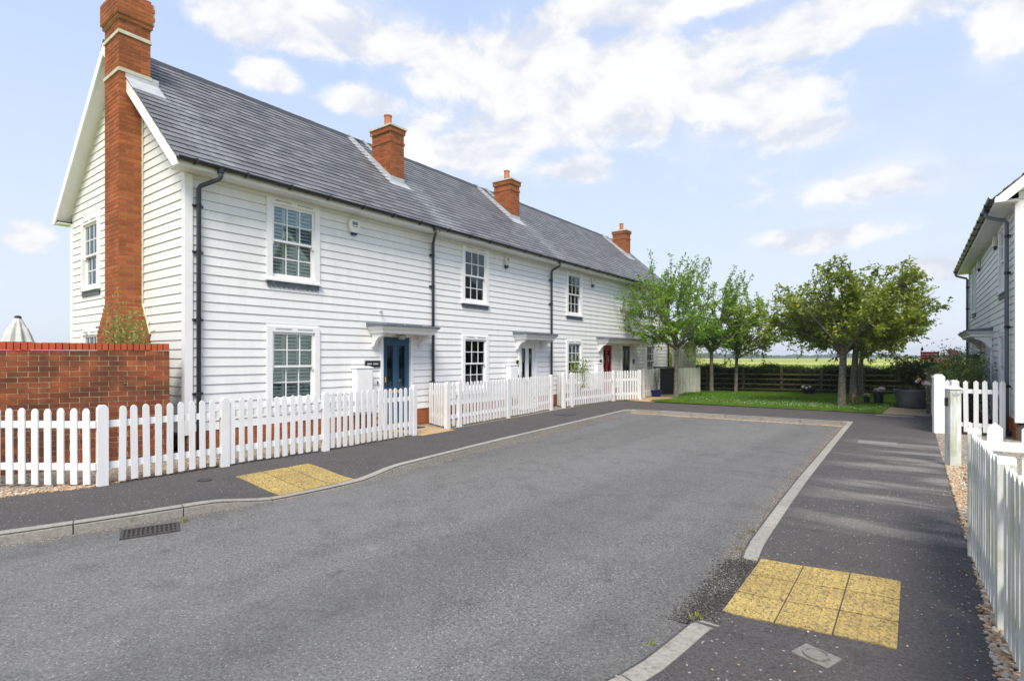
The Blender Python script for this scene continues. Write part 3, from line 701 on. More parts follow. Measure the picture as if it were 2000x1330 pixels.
def canopy(root, x0, x1, proj=.52, z=2.10):
    m = MB()      # moulded white hood, splayed outwards to the top
    a, b, y = x0 + .10, x1 - .10, -proj + .10
    prof = [(0., z), (.03, z + .02), (.03, z + .06), (.10, z + .125), (.10, z + .145)]
    for (o0, h0), (o1, h1) in zip(prof, prof[1:]):
        if h1 == h0: continue
        m.hexa([(a - o0, y - o0, h0), (b + o0, y - o0, h0), (b + o0, -.012, h0), (a - o0, -.012, h0), (a - o1, y - o1, h1), (b + o1, y - o1, h1), (b + o1, -.012, h1), (a - o1, -.012, h1)])
    c = m.build('canopy', 'white_trim', root)
    l = MB(); e = .02
    l.hexa([(x0 - e, -proj - e, z + .147), (x1 + e, -proj - e, z + .147), (x1 + e, -.010, z + .147), (x0 - e, -.010, z + .147), (x0 - e, -proj - e, z + .188), (x1 + e, -proj - e, z + .188), (x1 + e, -.010, z + .235), (x0 - e, -.010, z + .235)])
    for k in range(1, 3): xx = x0 + (x1 - x0) * k / 3; l.box(xx - .012, xx + .012, -proj - e - .006, -.012, z + .185, z + .222) if False else l.hexa([(xx - .014, -proj - e - .004, z + .175), (xx + .014, -proj - e - .004, z + .175), (xx + .014, -.011, z + .225), (xx - .014, -.011, z + .225), (xx - .008, -proj - e - .004, z + .204), (xx + .008, -proj - e - .004, z + .204), (xx + .008, -.011, z + .252), (xx - .008, -.011, z + .252)])
    l.build('lead_roof', 'lead', c)
    for xx in (a + .02, b - .10):
        pr = [(-.028, z - .001), (-proj + .16, z - .001), (-proj + .16, z - .05), (-proj + .26, z - .075), (-.16, z - .16), (-.10, z - .26), (-.05, z - .29), (-.028, z - .29)]
        MB().ext(pr, 'x', xx, xx + .08).build('bracket', 'white_trim', c)
    return c
def slate_geo(m, x0, x1, row, step):
    """one slate as a tilted slab on the front slope"""
    cs, sn = math.cos(TH), math.sin(TH); s0 = row * step; s1 = min(s0 + step * 1.9, SLEN - .01)
    def q(s, h): return (EY + s * cs - h * sn, EZ + s * sn + h * cs)
    a, b = q(s0, .044), q(s1, .012); c, d = q(s1, .004), q(s0, .030)
    m.ext([a, b, c, d], 'x', x0, x1)
NROW = 24
def roof(root, L, v0, v1, nobj=0, near0=True):
    cs, sn = math.cos(TH), math.sin(TH); my = D / 2
    r = MB(); e = .05
    r.ext([(EY + .01, EZ), (my, RID), (my, RID - .09), (EY + .06, EZ - .05)], 'x', -v0, L + v1)
    r.ext([(D - EY - .01, EZ), (my, RID), (my, RID - .09), (D - EY - .06, EZ - .05)], 'x', -v0, L + v1)
    ro = r.build('roof', 'slate', root)
    step = SLEN / NROW; W = .285; items = []
    for row in range(NROW):
        x = -v0 - (W / 2 if row % 2 else 0)
        while x < L + v1 - .03:
            a, b = max(x, -v0), min(x + W - .004, L + v1)
            if b - a > .03: items.append((a, b, row))
            x += W
    if nobj:
        items.sort(key=lambda i: (i[2] * step * .55) ** 2 + ((i[0] + i[1]) / 2) ** 2)
    cache = {}
    for a, b, row in items[:nobj]:
        w = round(b - a, 2)
        if w not in cache:
            s = min(step * 1.9, 9); cache[w] = MB().hexa([(-w / 2, 0, .030), (w / 2, 0, .030), (w / 2, s, .004), (-w / 2, s, .004), (-w / 2, 0, .044), (w / 2, 0, .044), (w / 2, s, .012), (-w / 2, s, .012)]).mesh('slate', 'slate')
        s0 = row * step
        if row >= NROW - 1: continue
        put('slate', cache[w], ro, ((a + b) / 2, EY + s0 * cs, EZ + s0 * sn + random.uniform(-.002, .003)), (TH, 0, random.uniform(-.004, .004)))
    m = MB()
    for a, b, row in items[nobj:]: slate_geo(m, a, b, row, step)
    if m.v: stuff(m.build('slates', 'slate', ro, fix=False))
    # ridge tiles
    x = -v0; k = 0
    rm = MB().ext([(-.17, -.145), (0, .028), (.17, -.145), (.155, -.155), (0, -.002), (-.155, -.155)], 'x', 0, .445).mesh('ridge_tile', 'iron_dark')
    while x < L + v1 - .2: put('ridge_tile', rm, ro, (x, my, RID + .035 + (.004 if k % 2 else 0))); x += .45; k += 1
    return ro
def eaves(root, L, v0, v1, pipe=None, poff=0., pmat='grey_pipe'):
    f = MB(); f.box(-v0 + .02, L + v1 - .02, EY + .015, -.001, WT - .02, WT); f.box(-v0 + .02, L + v1 - .02, EY - .005, EY + .014, WT - .025, EZ + .03)
    f.build('eaves_board', 'white_soffit', root)
    g = MB(); pr = []
    for k in range(9): th = math.pi + math.pi * k / 8; pr.append((EY - .062 + .056 * math.cos(th), EZ + .03 + .056 * math.sin(th)))
    pr += [(EY - .062 + .048 * math.cos(2 * math.pi - math.pi * k / 8), EZ + .034 + .048 * math.sin(2 * math.pi - math.pi * k / 8)) for k in range(9)]
    g.ext(pr, 'x', -v0 - .01, L + v1 + .01)
    gu = g.build('gutter', 'black_plastic', root)
    x = .25 - v0
    while x < L:
        MB().box(x - .018, x + .018, EY - .126, EY - .006, EZ - .034, EZ + .042).build('gutter_clip', 'black_plastic', gu); x += .8
    if pipe is not None:
        p = MB(); px = pipe; y = EY - .062
        p.tube([(px + poff, y, EZ - .02), (px + poff, y, EZ - .13), (px + poff * .93, y + .03, EZ - .17), (px + poff * .07, -.115, EZ - .27), (px, -.085, EZ - .32), (px, -.085, .10)], .036, 12)
        po = p.build('downpipe', pmat, root, smooth=True)
        for zz in (4.05, 3.3, 2.2, 1.0): MB().tube([(px, -.085, zz - .03), (px, -.085, zz + .03)], .043, 12).box(px - .085, px + .085, -.055, -.030, zz - .018, zz + .018).build('pipe_clip', 'black_plastic', po)
        MB().tube([(px + poff, y, EZ + .02), (px + poff, y, EZ - .07)], .05, 12).build('gutter_outlet', 'black_plastic', po)
        MB().box(px - .06, px + .06, -.16, -.02, .0, .10).build('gully', 'black_plastic', po)
def gable(root, gx, sgn, board, ops=(), sides=True):
    """gable end at x=gx facing sgn*x"""
    my = D / 2; sl = (RID - EZ) / (my - EY)
    def top(y): return EZ - .10 + (min(y, D - y) - EY) * sl
    c = MB(); t0, t1 = (gx, gx + .1) if sgn < 0 else (gx - .1, gx)
    cells(c, 'y', .0, D, .3, WT - .03, t0, t1, ops); c.ext([(0, WT - .03), (D, WT - .03), (my, top(my) - .02)], 'x', t0, t1)
    w = c.build('gable_wall', 'dark_interior', root)
    z = .36
    while z < 7.1:
        zt = z + PITCH + .01
        h = lambda zz: 0. if zz <= top(0) else (zz - top(0)) / sl
        a0, a1 = max(.0, h(z) + .01), max(.0, h(zt) + .01)
        cuts = [(o[0] - .05, o[1] + .05) for o in ops if o[2] - .03 < z + PITCH / 2 < o[3] + .02]
        for p, q in subtract((a0, D - a0), cuts):
            pt = max(p, a1) if p == a0 else p; qt = min(q, D - a1) if q == D - a0 else q
            if qt - pt < .02: continue
            def X(d): return gx + sgn * d
            zg = z + PITCH - .011; ps_ = p + (pt - p) * .9; qs_ = q + (qt - q) * .9
            V = [(X(.001), p, z), (X(.028), p, z), (X(.028), q, z), (X(.001), q, z), (X(.001), ps_, zg), (X(.014), ps_, zg), (X(.014), qs_, zg), (X(.001), qs_, zg)]
            m_ = MB().hexa(V); m_.hexa([(X(.001), ps_, zg), (X(.003), ps_, zg), (X(.003), qs_, zg), (X(.001), qs_, zg), (X(.001), pt, zt), (X(.003), pt, zt), (X(.003), qt, zt), (X(.001), qt, zt)])
            m_.build('board', board, w)
        z += PITCH
    # bargeboards, verge soffit and boxed eaves
    for side in (0, 1):
        yy = (lambda y: y) if side == 0 else (lambda y: D - y)
        b = MB(); e0, e1 = EY - .02, my
        def zz(y): return EZ + (y - EY) * sl
        xa, xb = gx + sgn * .26, gx + sgn * .285
        b.ext([(yy(e0), zz(e0) - .0), (yy(e1), zz(e1) - .0), (yy(e1), zz(e1) - .23), (yy(e0 + .16), WT - .03), (yy(e0), WT - .03)], 'x', min(xa, xb), max(xa, xb))
        b.build('bargeboard', 'white_trim', w)
        s = MB(); s.ext([(yy(e0 + .2), zz(e0 + .2) - .15), (yy(e1), zz(e1) - .15), (yy(e1), zz(e1) - .17), (yy(e0 + .2), zz(e0 + .2) - .17)], 'x', min(gx + sgn * .001, xa), max(gx + sgn * .001, xa))
        s.box(min(gx + sgn * .001, xa), max(gx + sgn * .001, xa), min(yy(e0 + .02), yy(.0)), max(yy(e0 + .02), yy(.0)), WT - .028, WT - .006)
        s.build('verge_soffit', 'white_soffit', w)
    for yy in ((-.045, .075), (D - .075, D + .045)):
        MB().box(min(gx + sgn * .045, gx - sgn * .075), max(gx + sgn * .045, gx - sgn * .075), yy[0], yy[1], .34, WT - .03).build('corner_board', 'white_trim', w)
    return w
def brickstack(parent, name, prof, zs, mat, mort, nobj=0, H=.075, bl=.225, faces='nesw', keep=lambda f, z: True):
    """brick shell; prof(z) -> (x0,x1,y0,y1); first nobj bricks (from the top) on the kept faces are objects"""
    z0, z1 = zs; core = MB(); nz = int(round((z1 - z0) / H)); joined = MB(); objs = []
    for c in range(nz):
        za, zb = z0 + c * H, z0 + (c + 1) * H; xa, xb, ya, yb = xc, xd, yc, yd = prof((za + zb) / 2)
        core.hexa([(xa + .006, ya + .006, za), (xb - .006, ya + .006, za), (xb - .006, yb - .006, za), (xa + .006, yb - .006, za), (xc + .006, yc + .006, zb), (xd - .006, yc + .006, zb), (xd - .006, yd - .006, zb), (xc + .006, yd - .006, zb)])
        xm, xM, ym, yM = prof((za + zb) / 2); zl, zh = za + .005, zb - .005
        for f in faces:
            lo, hi = (xm, xM) if f in 'sn' else (ym + .032, yM - .032)
            p = lo - (bl / 2 if c % 2 else 0)
            while p < hi - .01:
                a, b = max(p, lo), min(p + bl - .010, hi); p += bl
                if b - a < .03: continue
                pr = random.uniform(0, .004)
                if f == 's': bx = (a, b, ym - pr, ym + .03)
                elif f == 'n': bx = (a, b, yM - .03, yM + pr)
                elif f == 'e': bx = (xM - .03, xM + pr, a, b)
                else: bx = (xm - pr, xm + .03, a, b)
                (objs if keep(f, zl) else []).append((zl, (*bx, zl, zh))) if nobj and keep(f, zl) else joined.box(*bx, zl, zh)
    co = core.build(name, mort, parent)
    objs.sort(key=lambda o: -o[0])
    for k, (_, b) in enumerate(objs):
        if k < nobj: hexbox('brick', co, *b, mat)
        else: joined.box(*b)
    if joined.v: stuff(joined.build('brickwork', mat, co))
    return co
def ridge_chimney(root, x0, x1, y0, y1, ztop, pot=True):
    zb = 5.6
    def prof(z):
        o = .035 if z > ztop - .15 else (.018 if z > ztop - .36 and z < ztop - .29 else 0)
        return (x0 - o, x1 + o, y0 - o, y1 + o)
    c = brickstack(root, 'chimney', prof, (zb, ztop), 'brick_chimney', 'mortar', H=.068, bl=.2)
    MB().box(x0 - .06, x1 + .06, y0 - .06, y1 + .06, ztop, ztop + .045).build('cap', 'buff_stone', c)
    if pot:
        cx, cy = (x0 + x1) / 2, (y0 + y1) / 2
        MB().lathe([(.13, 0), (.11, .05), (.095, .08), (.092, .33), (.105, .34), (.105, .37), (.075, .37), (.07, .1)], 18, (cx, cy, ztop + .045)).build('chimney_pot', 'terracotta', c, smooth=False)
    # lead flashing: apron in front and stepped strips up the sides
    sl = (RID - EZ) / (D / 2 - EY)
    def zz(y): return EZ + (y - EY) * sl + .04
    m = MB(); cs, sn = math.cos(TH), math.sin(TH)
    m.hexa([(x0 - .10, y0 - .20, zz(y0 - .20) + .004), (x1 + .16, y0 - .20, zz(y0 - .20) + .004), (x1 + .10, y0 - .005, zz(y0) + .004), (x0 - .05, y0 - .005, zz(y0) + .004), (x0 - .10, y0 - .20, zz(y0 - .20) + .012), (x1 + .16, y0 - .20, zz(y0 - .20) + .012), (x1 + .10, y0 - .005, zz(y0) + .014), (x0 - .05, y0 - .005, zz(y0) + .014)])
    m.box(x0 - .008, x1 + .008, y0 - .011, y0 - .002, zz(y0) - .02, zz(y0) + .13)
    for xa, xb in ((x0 - .011, x0 - .005), (x1 + .005, x1 + .011)):
        m.ext([(y0 - .01, zz(y0) - .02), (D / 2, zz(D / 2) - .04), (D / 2, zz(D / 2) + .08), (y0 - .01, zz(y0) + .13)], 'x', xa, xb)
    for xa, xb in ((x0 - .12, x0 - .012), (x1 + .012, x1 + .10)):
        ya, yb = y0 - .15, D / 2 - .05
        m.hexa([(xa, ya, zz(ya)), (xb, ya, zz(ya)), (xb, yb, zz(yb)), (xa, yb, zz(yb)), (xa, ya, zz(ya) + .012), (xb, ya, zz(ya) + .012), (xb, yb, zz(yb) + .012), (xa, yb, zz(yb) + .012)])
    m.build('flashing', 'lead_pale', c)
    return c
def alarm(root, x, z, kind):
    m = MB(); h = [(-.085, .10), (.085, .10), (.115, .04), (.095, -.09), (.06, -.13), (-.06, -.13), (-.095, -.09), (-.115, .04)]
    if kind == 'cream': h = [(-.085, .12), (.085, .12), (.095, .0), (.07, -.12), (-.07, -.12), (-.095, .0)]
    a = m.ext([(x + p * (.95 if kind == 'cream' else 1.2), z + q * (1 if kind == 'cream' else 1.2)) for p, q in h], 'y', -.10, -.031).build('alarm_box', 'alarm_cream' if kind == 'cream' else 'alarm_white', root, bevel=.006)
    MB().ext([(x - .07, z - .125 - (.03 if kind != 'cream' else 0)), (x + .07, z - .125 - (.03 if kind != 'cream' else 0)), (x + .045, z - .205), (x - .045, z - .205)], 'y', -.09, -.035).build('strobe', 'alarm_blue', a)
    l = MB()
    if kind == 'cream': l.box(x - .005, x + .065, -.1025, -.1005, z + .02, z + .08)
    else:
        for k in range(3):      # three block letters and a line of small print
            xx = x - .066 + k * .046
            l.box(xx, xx + .012, -.1025, -.1005, z - .005, z + .065); l.box(xx + .026, xx + .038, -.1025, -.1005, z - .005, z + .065); l.box(xx + .012, xx + .026, -.1025, -.1005, z + .05, z + .065); l.box(xx + .012, xx + .026, -.1025, -.1005, z + .015, z + .030)
        for k in range(7): l.box(x - .062 + k * .018, x - .049 + k * .018, -.1025, -.1005, z - .038, z - .024)
    l.build('lettering', 'alarm_label' if kind == 'cream' else 'alarm_blue', a)
def cottage(name, label, loc, rz, L, wx, dx, dmat, can=None, ends=(None, None), board='white_board', v=(0, 0), slates=0, pipe=None, shut=False, curtain=(False, False), brass=False, alarm_at=None, alarm_kind='cream', group=None, wide_can=None, upper=True, gops=(), poff=0.):
    root = empty(name, loc, rz, label, 'cottage', group)
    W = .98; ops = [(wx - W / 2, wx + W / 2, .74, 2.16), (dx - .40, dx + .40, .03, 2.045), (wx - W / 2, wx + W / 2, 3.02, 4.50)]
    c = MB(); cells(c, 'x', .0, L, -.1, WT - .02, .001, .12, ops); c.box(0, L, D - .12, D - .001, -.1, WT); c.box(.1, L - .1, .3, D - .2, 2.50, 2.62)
    wall = c.build('front_wall', 'dark_interior', root)
    # plinth: brick courses below the boarding
    pl = MB()
    for cc in range(5):
        x = -(.1125 if cc % 2 else 0)
        while x < L:
            a, b = max(0, x), min(L, x + .215); x += .225
            if b - a > .03 and not (dx - .48 < (a + b) / 2 < dx + .48): pl.box(a, b, -.016 - random.uniform(0, .003), .0, .005 + cc * .075, .070 + cc * .075)
    stuff(pl.build('plinth_brick', 'brick_chimney', wall))
    pm = MB(); pm.box(0, dx - .48, -.011, .0, -.1, .378); pm.box(dx + .48, L, -.011, 0, -.1, .378); pm.build('plinth', 'mortar', wall)
    z = .385
    while z < WT - .05:
        cuts = [(o[0] - .045, o[1] + .045) for o in ops if o[2] - .05 < z + PITCH / 2 < o[3] + .03]
        for a, b in subtract((.0 if ends[0] is None else .075, L if ends[1] is None else L - .075), cuts):
            # long runs are made of two or three boards butted together
            if b - a > 4.2: j = a + random.choice((1.35, 2.4, 3.3)); segs = [(a, j - .0015), (j + .0015, b)]
            else: segs = [(a, b)]
            for p, q in segs: board_x(wall, p, q, z, board, WT - .021)
        z += PITCH
    window(root, wx, 3.02, 4.50, W, shut=shut, curtain=curtain[0]); window(root, wx, .74, 2.16, W, shut=shut, curtain=curtain[1], apron=False)
    door(root, dx, dmat, brass=brass)
    if can: canopy(root, *can)
    roof(root, L, v[0], v[1], slates); eaves(root, L, v[0], v[1], pipe, poff, 'grey_pipe' if board == 'white_board' else 'grey_pipe_pale')
    for k, sg in ((0, -1), (1, 1)):
        if ends[k]: gw = gable(root, 0 if k == 0 else L, sg, board, gops if k == 0 else ())
    if alarm_at: alarm(root, alarm_at, 4.33, alarm_kind)
    return root, wall
X0 = -9.4
GOP = [(3.95, 4.93, 3.02, 4.50), (3.95, 4.93, .74, 2.16)]
h1, h1w = cottage('cottage', 'white boarded cottage with blue door and tall red brick end chimney', (X0, 3.86, 0), R(90), 5.44, 1.86, 4.38, 'blue_door', can=(3.56, 5.24), ends=(True, None), v=(.28, 0),
              slates=300, pipe=.15, poff=.20, shut=True, brass=True, alarm_at=3.2, alarm_kind='white', group='cottages in the terrace', gops=GOP)
h2, h2w = cottage('cottage', 'white boarded cottage with white glazed door next to the blue door one', (X0, 9.30, 0), R(90), 5.32, 1.67, 4.10, 'white_door', can=(3.37, 5.02), pipe=.04, poff=-.24, curtain=(True, False), alarm_at=3.0, group='cottages in the terrace')
h3, h3w = cottage('cottage', 'white boarded cottage with red door under the wide shared canopy', (X0, 14.62, 0), R(90), 5.32, 1.58, 4.08, 'red_door', can=(3.22, 6.55), pipe=.04, curtain=(False, False), alarm_at=2.86, group='cottages in the terrace')
h4, h4w = cottage('cottage', 'far end white boarded cottage with black door behind the cherry tree', (X0, 19.94, 0), R(90), 5.10, 2.96, .43, 'black_door', ends=(None, True), v=(0, .28), pipe=4.98, curtain=(True, True), group='cottages in the terrace')
r1, r1w = cottage('cottage', 'far half of the opposite white boarded pair with mossy boards', (1.6, 25.0, 0), R(-90), 5.45, 1.9, 4.55, 'black_door', ends=(True, None), v=(.28, 0), board='white_board_mossy', pipe=.05, alarm_at=3.9, group='cottages on the opposite side')
r2, r2w = cottage('cottage', 'near half of the opposite white boarded pair with white corner post', (1.6, 19.55, 0), R(-90), 5.45, 3.55, .95, 'white_door', can=(-1.5, 1.65), ends=(None, True), v=(0, .28), board='white_board_mossy', pipe=4.72, alarm_at=2.45, group='cottages on the opposite side')

# gable windows of the first cottage (facing the camera side)
for o in GOP:
    window(h1, 0, o[2], o[3], .98, shut=False, curtain=False, apron=o[2] > 2, axis=((0, (o[0] + o[1]) / 2, 0), (0, 0, R(-90))))
# end chimney of the first cottage: breast flares out near the base; in world x -11.8..-11.09, projecting 0.4 m
def ch_prof(z):
    xa, xb, ya, yb = -.39, .09 if z > 5.9 else -.035, 1.69, 2.40
    if z < 2.55: t_ = min(1, (2.55 - z) / .55); ya -= .32 * t_; yb += .32 * t_; xa -= .03 * t_
    if z > 7.56: o = .055; xa -= o; xb += o; ya -= o; yb += o
    elif 7.48 < z: o = .03; xa -= o; xb += o; ya -= o; yb += o
    return (xa, xb, ya, yb)
# the stack is built with its bond faces: 'w' looks along the gable, 's' looks to the street
stack = brickstack(h1, 'end_chimney', ch_prof, (0., 7.95), 'brick_chimney', 'mortar', nobj=300, faces='wsn', keep=lambda f, z: f in 'ws' and z > 1.9)
for zb in (6.58, 7.24):
    MB().box(-.41, .11, 1.67, 2.42, zb, zb + .06).build('stone_band', 'buff_stone', stack)
MB().box(-.40, .10, 1.68, 2.41, 7.95, 8.01).build('stack_cap', 'brick_chimney', stack)
fl = MB(); sl_ = (RID - EZ) / (D / 2 - EY)
fl.ext([(1.36, EZ + (1.36 - EY) * sl_ + .045), (1.69, EZ + (1.69 - EY) * sl_ + .045), (1.69, EZ + (1.69 - EY) * sl_ + .17), (1.675, EZ + (1.675 - EY) * sl_ + .17), (1.675, EZ + (1.675 - EY) * sl_ + .06), (1.36, EZ + (1.36 - EY) * sl_ + .06)], 'x', -.30, .22)
fl.build('flashing', 'lead_pale', stack)
# cream mortar fillet where the breast meets the boarding
ff = MB(); ff.ext([(1.66, 2.55), (1.69, 2.55), (1.69, 5.9), (1.66, 5.9)], 'x', -.05, -.031); ff.ext([(1.34, 2.0), (1.37, 2.0), (1.69, 2.55), (1.66, 2.55)], 'x', -.05, -.031); ff.build('mortar_fillet', 'alarm_cream', stack)
ridge_chimney(h2, -.20, .24, 1.17, 1.89, 7.42)
ridge_chimney(h3, -.22, .28, 1.36, 2.06, 7.50)
ridge_chimney(h4, 3.95, 4.45, 1.60, 2.30, 7.62)
# small fittings on the fronts
def meter_box(root, x0, x1, z0=.45, z1=1.36):
    m = MB().box(x0, x1, -.20, -.031, z0, z1).build('meter_box', 'white_trim', root, bevel=.01)
    MB().hexa([(x0 - .01, -.215, z1 + .001), (x1 + .01, -.215, z1 + .001), (x1 + .01, -.031, z1 + .001), (x0 - .01, -.031, z1 + .001), (x0 - .01, -.215, z1 + .015), (x1 + .01, -.215, z1 + .015), (x1 + .01, -.031, z1 + .05), (x0 - .01, -.031, z1 + .05)]).build('lid', 'white_trim', m)
    MB().box(x0 + .03, x1 - .03, -.207, -.2005, z0 + .06, z1 - .05).build('hatch', 'white_trim', m)
meter_box(h1, 3.16, 3.58); meter_box(h2, 3.0, 3.38); meter_box(h3, 2.96, 3.30)
s = MB().box(3.50, 3.90, -.052, -.031, 1.38, 1.52).build('name_plate', 'dark_sign', h1)
tx = MB(); x = 3.55
for wd in (6, 7):           # two short words, too small in the photo to read
    for k in range(wd):
        tx.box(x, x + .004, -.0535, -.0521, 1.432, 1.470); tx.box(x + .010, x + .014, -.0535, -.0521, 1.432, 1.462); tx.box(x + .004, x + .010, -.0535, -.0521, 1.456 if k % 2 else 1.432, 1.462 if k % 2 else 1.438); x += .0205
    x += .03
tx.build('lettering', 'sign_letters', s)
for rt, x in ((h2, 3.52), (h3, 3.45), (h4, 1.08)):
    p = MB().box(x, x + .15, -.050, -.031, 1.33, 1.50).build('number_plate', 'dark_sign', rt)
    MB().box(x + .068, x + .080, -.052, -.0501, 1.38, 1.45).build('lettering', 'sign_letters', p)
for rt, x in ((h1, 3.84), (h2, 3.60)): MB().box(x - .012, x + .012, -.048, -.031, 1.0, 1.07).build('door_bell', 'dark_sign', rt)
MB().tube([(3.92, -.02, 2.60), (3.92, -.09, 2.60), (3.92, -.10, 2.55)], .02, 8).build('overflow_pipe', 'lead_pale', h1)
MB().lathe([(.05, 0), (.10, .05), (.10, .09), (.03, .11)], 14, (4.42, -.16, 1.99)).build('porch_light', 'lead_pale', h1)

MB().tube([(5.1, -.03, 1.72), (5.1, -.16, 1.72), (5.1, -.22, 1.66)], .012, 6).lathe([(.05, .0), (.13, .05), (.14, .11), (.10, .18), (.03, .22)], 16, (5.1, -.24, 1.46)).build('wall_lantern', 'black_plastic', r1)
# ------------------------------------------------------------------ garden wall
TW = math.atan2(3.53 - 1.75, -9.21 + 9.97); dirw = Vector((math.cos(TW), math.sin(TW), 0)); LW = 3.9
gw = empty('brick_wall', Vector((-9.21, 3.53, 0)) - dirw * LW, TW, 'weathered red brick garden wall with brick on edge coping', 'wall')
core = MB().box(.004, LW - .006, .006, .209, -.1, 1.692).build('mortar_core', 'mortar', gw)
joined = MB()
for c in range(23):
    z0, z1 = -.030 + c * .075 + .005, -.030 + (c + 1) * .075 - .005
    x = -(.1125 if c % 2 else 0)
    while x < LW - .02:
        a, b = max(0, x + .005), min(LW, x + .220); x += .225
        if b - a < .03: continue
        pr = random.uniform(-.002, .004)
        if b > LW - 2.25: hexbox('brick', gw, a, b, -pr, .10, z0, z1, 'brick_wall')
        else: joined.box(a, b, -pr, .10, z0, z1)
        joined.box(a, b, .12, .215, z0, z1)
stuff(joined.build('brickwork', 'brick_wall', gw))
x = 0
while x < LW - .03:
    hexbox('coping_brick', gw, x + .005, x + .070, -.010 + random.uniform(-.004, .004), .225, 1.70, 1.80 + random.uniform(-.004, .004), 'brick_coping'); x += .075

# ------------------------------------------------------------------ picket fences
PK = {}
def picket_mesh(w, h, t, mat, kind='round'):
    key = (round(w, 3), round(h, 3), t, mat, kind)
    if key not in PK:
        top = [(-w / 2, h - w * .62), (-w * .36, h - w * .25), (-w * .12, h - .004), (w * .12, h - .004), (w * .36, h - w * .25), (w / 2, h - w * .62)] if kind == 'round' else [(-w / 2, h - w * .5), (0, h), (w / 2, h - w * .5)]
        PK[key] = MB().ext([(w / 2, .0), (-w / 2, .0)] + top, 'y', -t / 2, t / 2).mesh('picket', mat)
    return PK[key]
def fence(name, p0, p1, label, h=.98, pitch=.137, w=.076, posts=(), mat='white_picket', kind='round', group='white picket fences', side=-1, z0=.03, post_h=None, post_w=.10, rails=(.20, .72), skip_first=False, cat='fence'):
    """pickets stand on the side*y face of the rails; local x runs p0 -> p1"""
    v = Vector((p1[0] - p0[0], p1[1] - p0[1], 0)); L = v.length; root = empty(name, (p0[0], p0[1], 0), math.atan2(v.y, v.x), label, cat, group)
    ph = post_h or h + .02
    for s in posts:
        x = s * L
        pr = [(-post_w / 2, -.05), (post_w / 2, -.05), (post_w / 2, ph - .045), (post_w * .25, ph - .005), (-post_w * .25, ph - .005), (-post_w / 2, ph - .045)]
        MB().ext(pr, 'y', -.05, .035).build('post', mat, root, (x, 0, 0))
    for zz in rails: hexbox('rail', root, .0, L, -.0175, .0175, zz, zz + .085, mat)
    x = pitch / 2 if not skip_first else pitch
    me = picket_mesh(w, h - z0, .018, mat, kind)
    while x < L - w * .3:
        if not any(abs(x - s * L) < post_w * .5 + w * .5 for s in posts):
            put('picket', me, root, (x + random.uniform(-.004, .004), side * .0275, z0 + random.uniform(-.008, .007)), (0, random.uniform(-.012, .012), random.uniform(-.03, .03)))
        x += pitch
    return root
fence('picket_fence', (-9.9, 1.08), (-8.12, 2.30), 'white picket fence run turning back towards the brick wall', posts=(.0,), h=.97, pitch=.165, w=.084)
fence('picket_fence', (-8.12, 2.36), (-8.06, 5.50), 'white picket fence run before the yellow paving and brick wall', posts=(.0, .47, 1.0), h=.985, post_w=.11)
fence('picket_fence', (-8.06, 5.56), (-8.20, 7.66), 'white picket fence run below the meter box and blue door', posts=(1.0,), h=.99, post_h=1.03)
fence('picket_fence', (-9.30, 9.22), (-8.42, 8.86), 'short white picket return beside the grey drainpipe', posts=(), h=1.0, pitch=.13)
fence('picket_fence', (-8.40, 8.86), (-8.62, 11.4), 'white picket fence run starting at the open gap after the blue door', posts=(.0, .17, 1.0), h=1.02, post_w=.12)
fence('picket_fence', (-8.62, 11.46), (-8.86, 13.9), 'white picket fence run below the white glazed door', posts=(1.0,), h=1.04, post_w=.12)
fence('picket_fence', (-9.3, 15.0), (-8.92, 14.75), 'tiny white picket return beside the second drainpipe', h=1.05, pitch=.12)
fence('picket_fence', (-8.90, 14.7), (-8.78, 18.0), 'white picket fence run with the leafy shrub behind it', posts=(.0, .14, 1.0), h=1.08, post_w=.12)
fence('picket_gate', (-8.74, 18.1), (-8.25, 19.1), 'closed white picket gate below the red door', posts=(1.0,), h=1.10, pitch=.12, cat='gate', group='white picket gates')
fence('picket_fence', (-8.55, 20.2), (-8.50, 21.6), 'short white picket run beside the blue tub', posts=(.0, 1.0), h=1.12, post_w=.10)
fence('picket_fence', (.44, 6.55), (.40, 5.74), 'end bay of the weathered near fence beyond its broad post', mat='white_picket_worn', posts=(1.0,), h=1.01, pitch=.125, w=.085, side=-1, kind='point', post_w=.13, group='weathered fences by the drive')
fence('picket_fence', (.40, 5.66), (.50, 2.2), 'long weathered white picket fence beside the wide footway', mat='white_picket_worn', h=1.0, pitch=.118, w=.085, posts=(.40,), side=-1, kind='point', group='weathered fences by the drive')
fence('picket_fence', (.48, 6.62), (3.3, 6.75), 'white picket cross fence seen from its rail side', mat='white_picket', h=1.0, pitch=.235, w=.11, side=1, kind='point', rails=(.26, .74), group='weathered fences by the drive')
fence('picket_fence', (.40, 14.85), (.44, 24.6), 'white picket fence running past the roses to the lawn', h=1.10, pitch=.14, side=1, posts=(.0, .25, .5, .75, 1.0), kind='point', group='white picket fences')
g2 = fence('picket_gate', (.50, 14.62), (1.42, 14.50), 'open white picket gate standing in front of the roses', h=1.12, pitch=.150, w=.078, posts=(1.0,), side=-1, kind='point', rails=(.16, .85), post_h=1.12, post_w=.09, z0=.06, cat='gate', group='white picket gates')
bp1 = MB().ext([(-.10, 0), (.10, 0), (.10, 1.20), (.045, 1.255), (-.045, 1.255), (-.10, 1.20)], 'y', -.04, .04).build('gate_post', 'white_picket', None, (.42, 14.55, -.02), (0, 0, YAW * .6))
tag(bp1, 'broad flat white gate post with shaped top behind the square one', 'post')
gp = empty('gate_post', (.46, 10.23, 0), R(24), 'square white gate post with small pointed cap and green algae', 'post')
MB().box(-.072, .072, -.072, .072, -.05, 1.13).build('shaft', 'white_picket_worn', gp, bevel=.006)
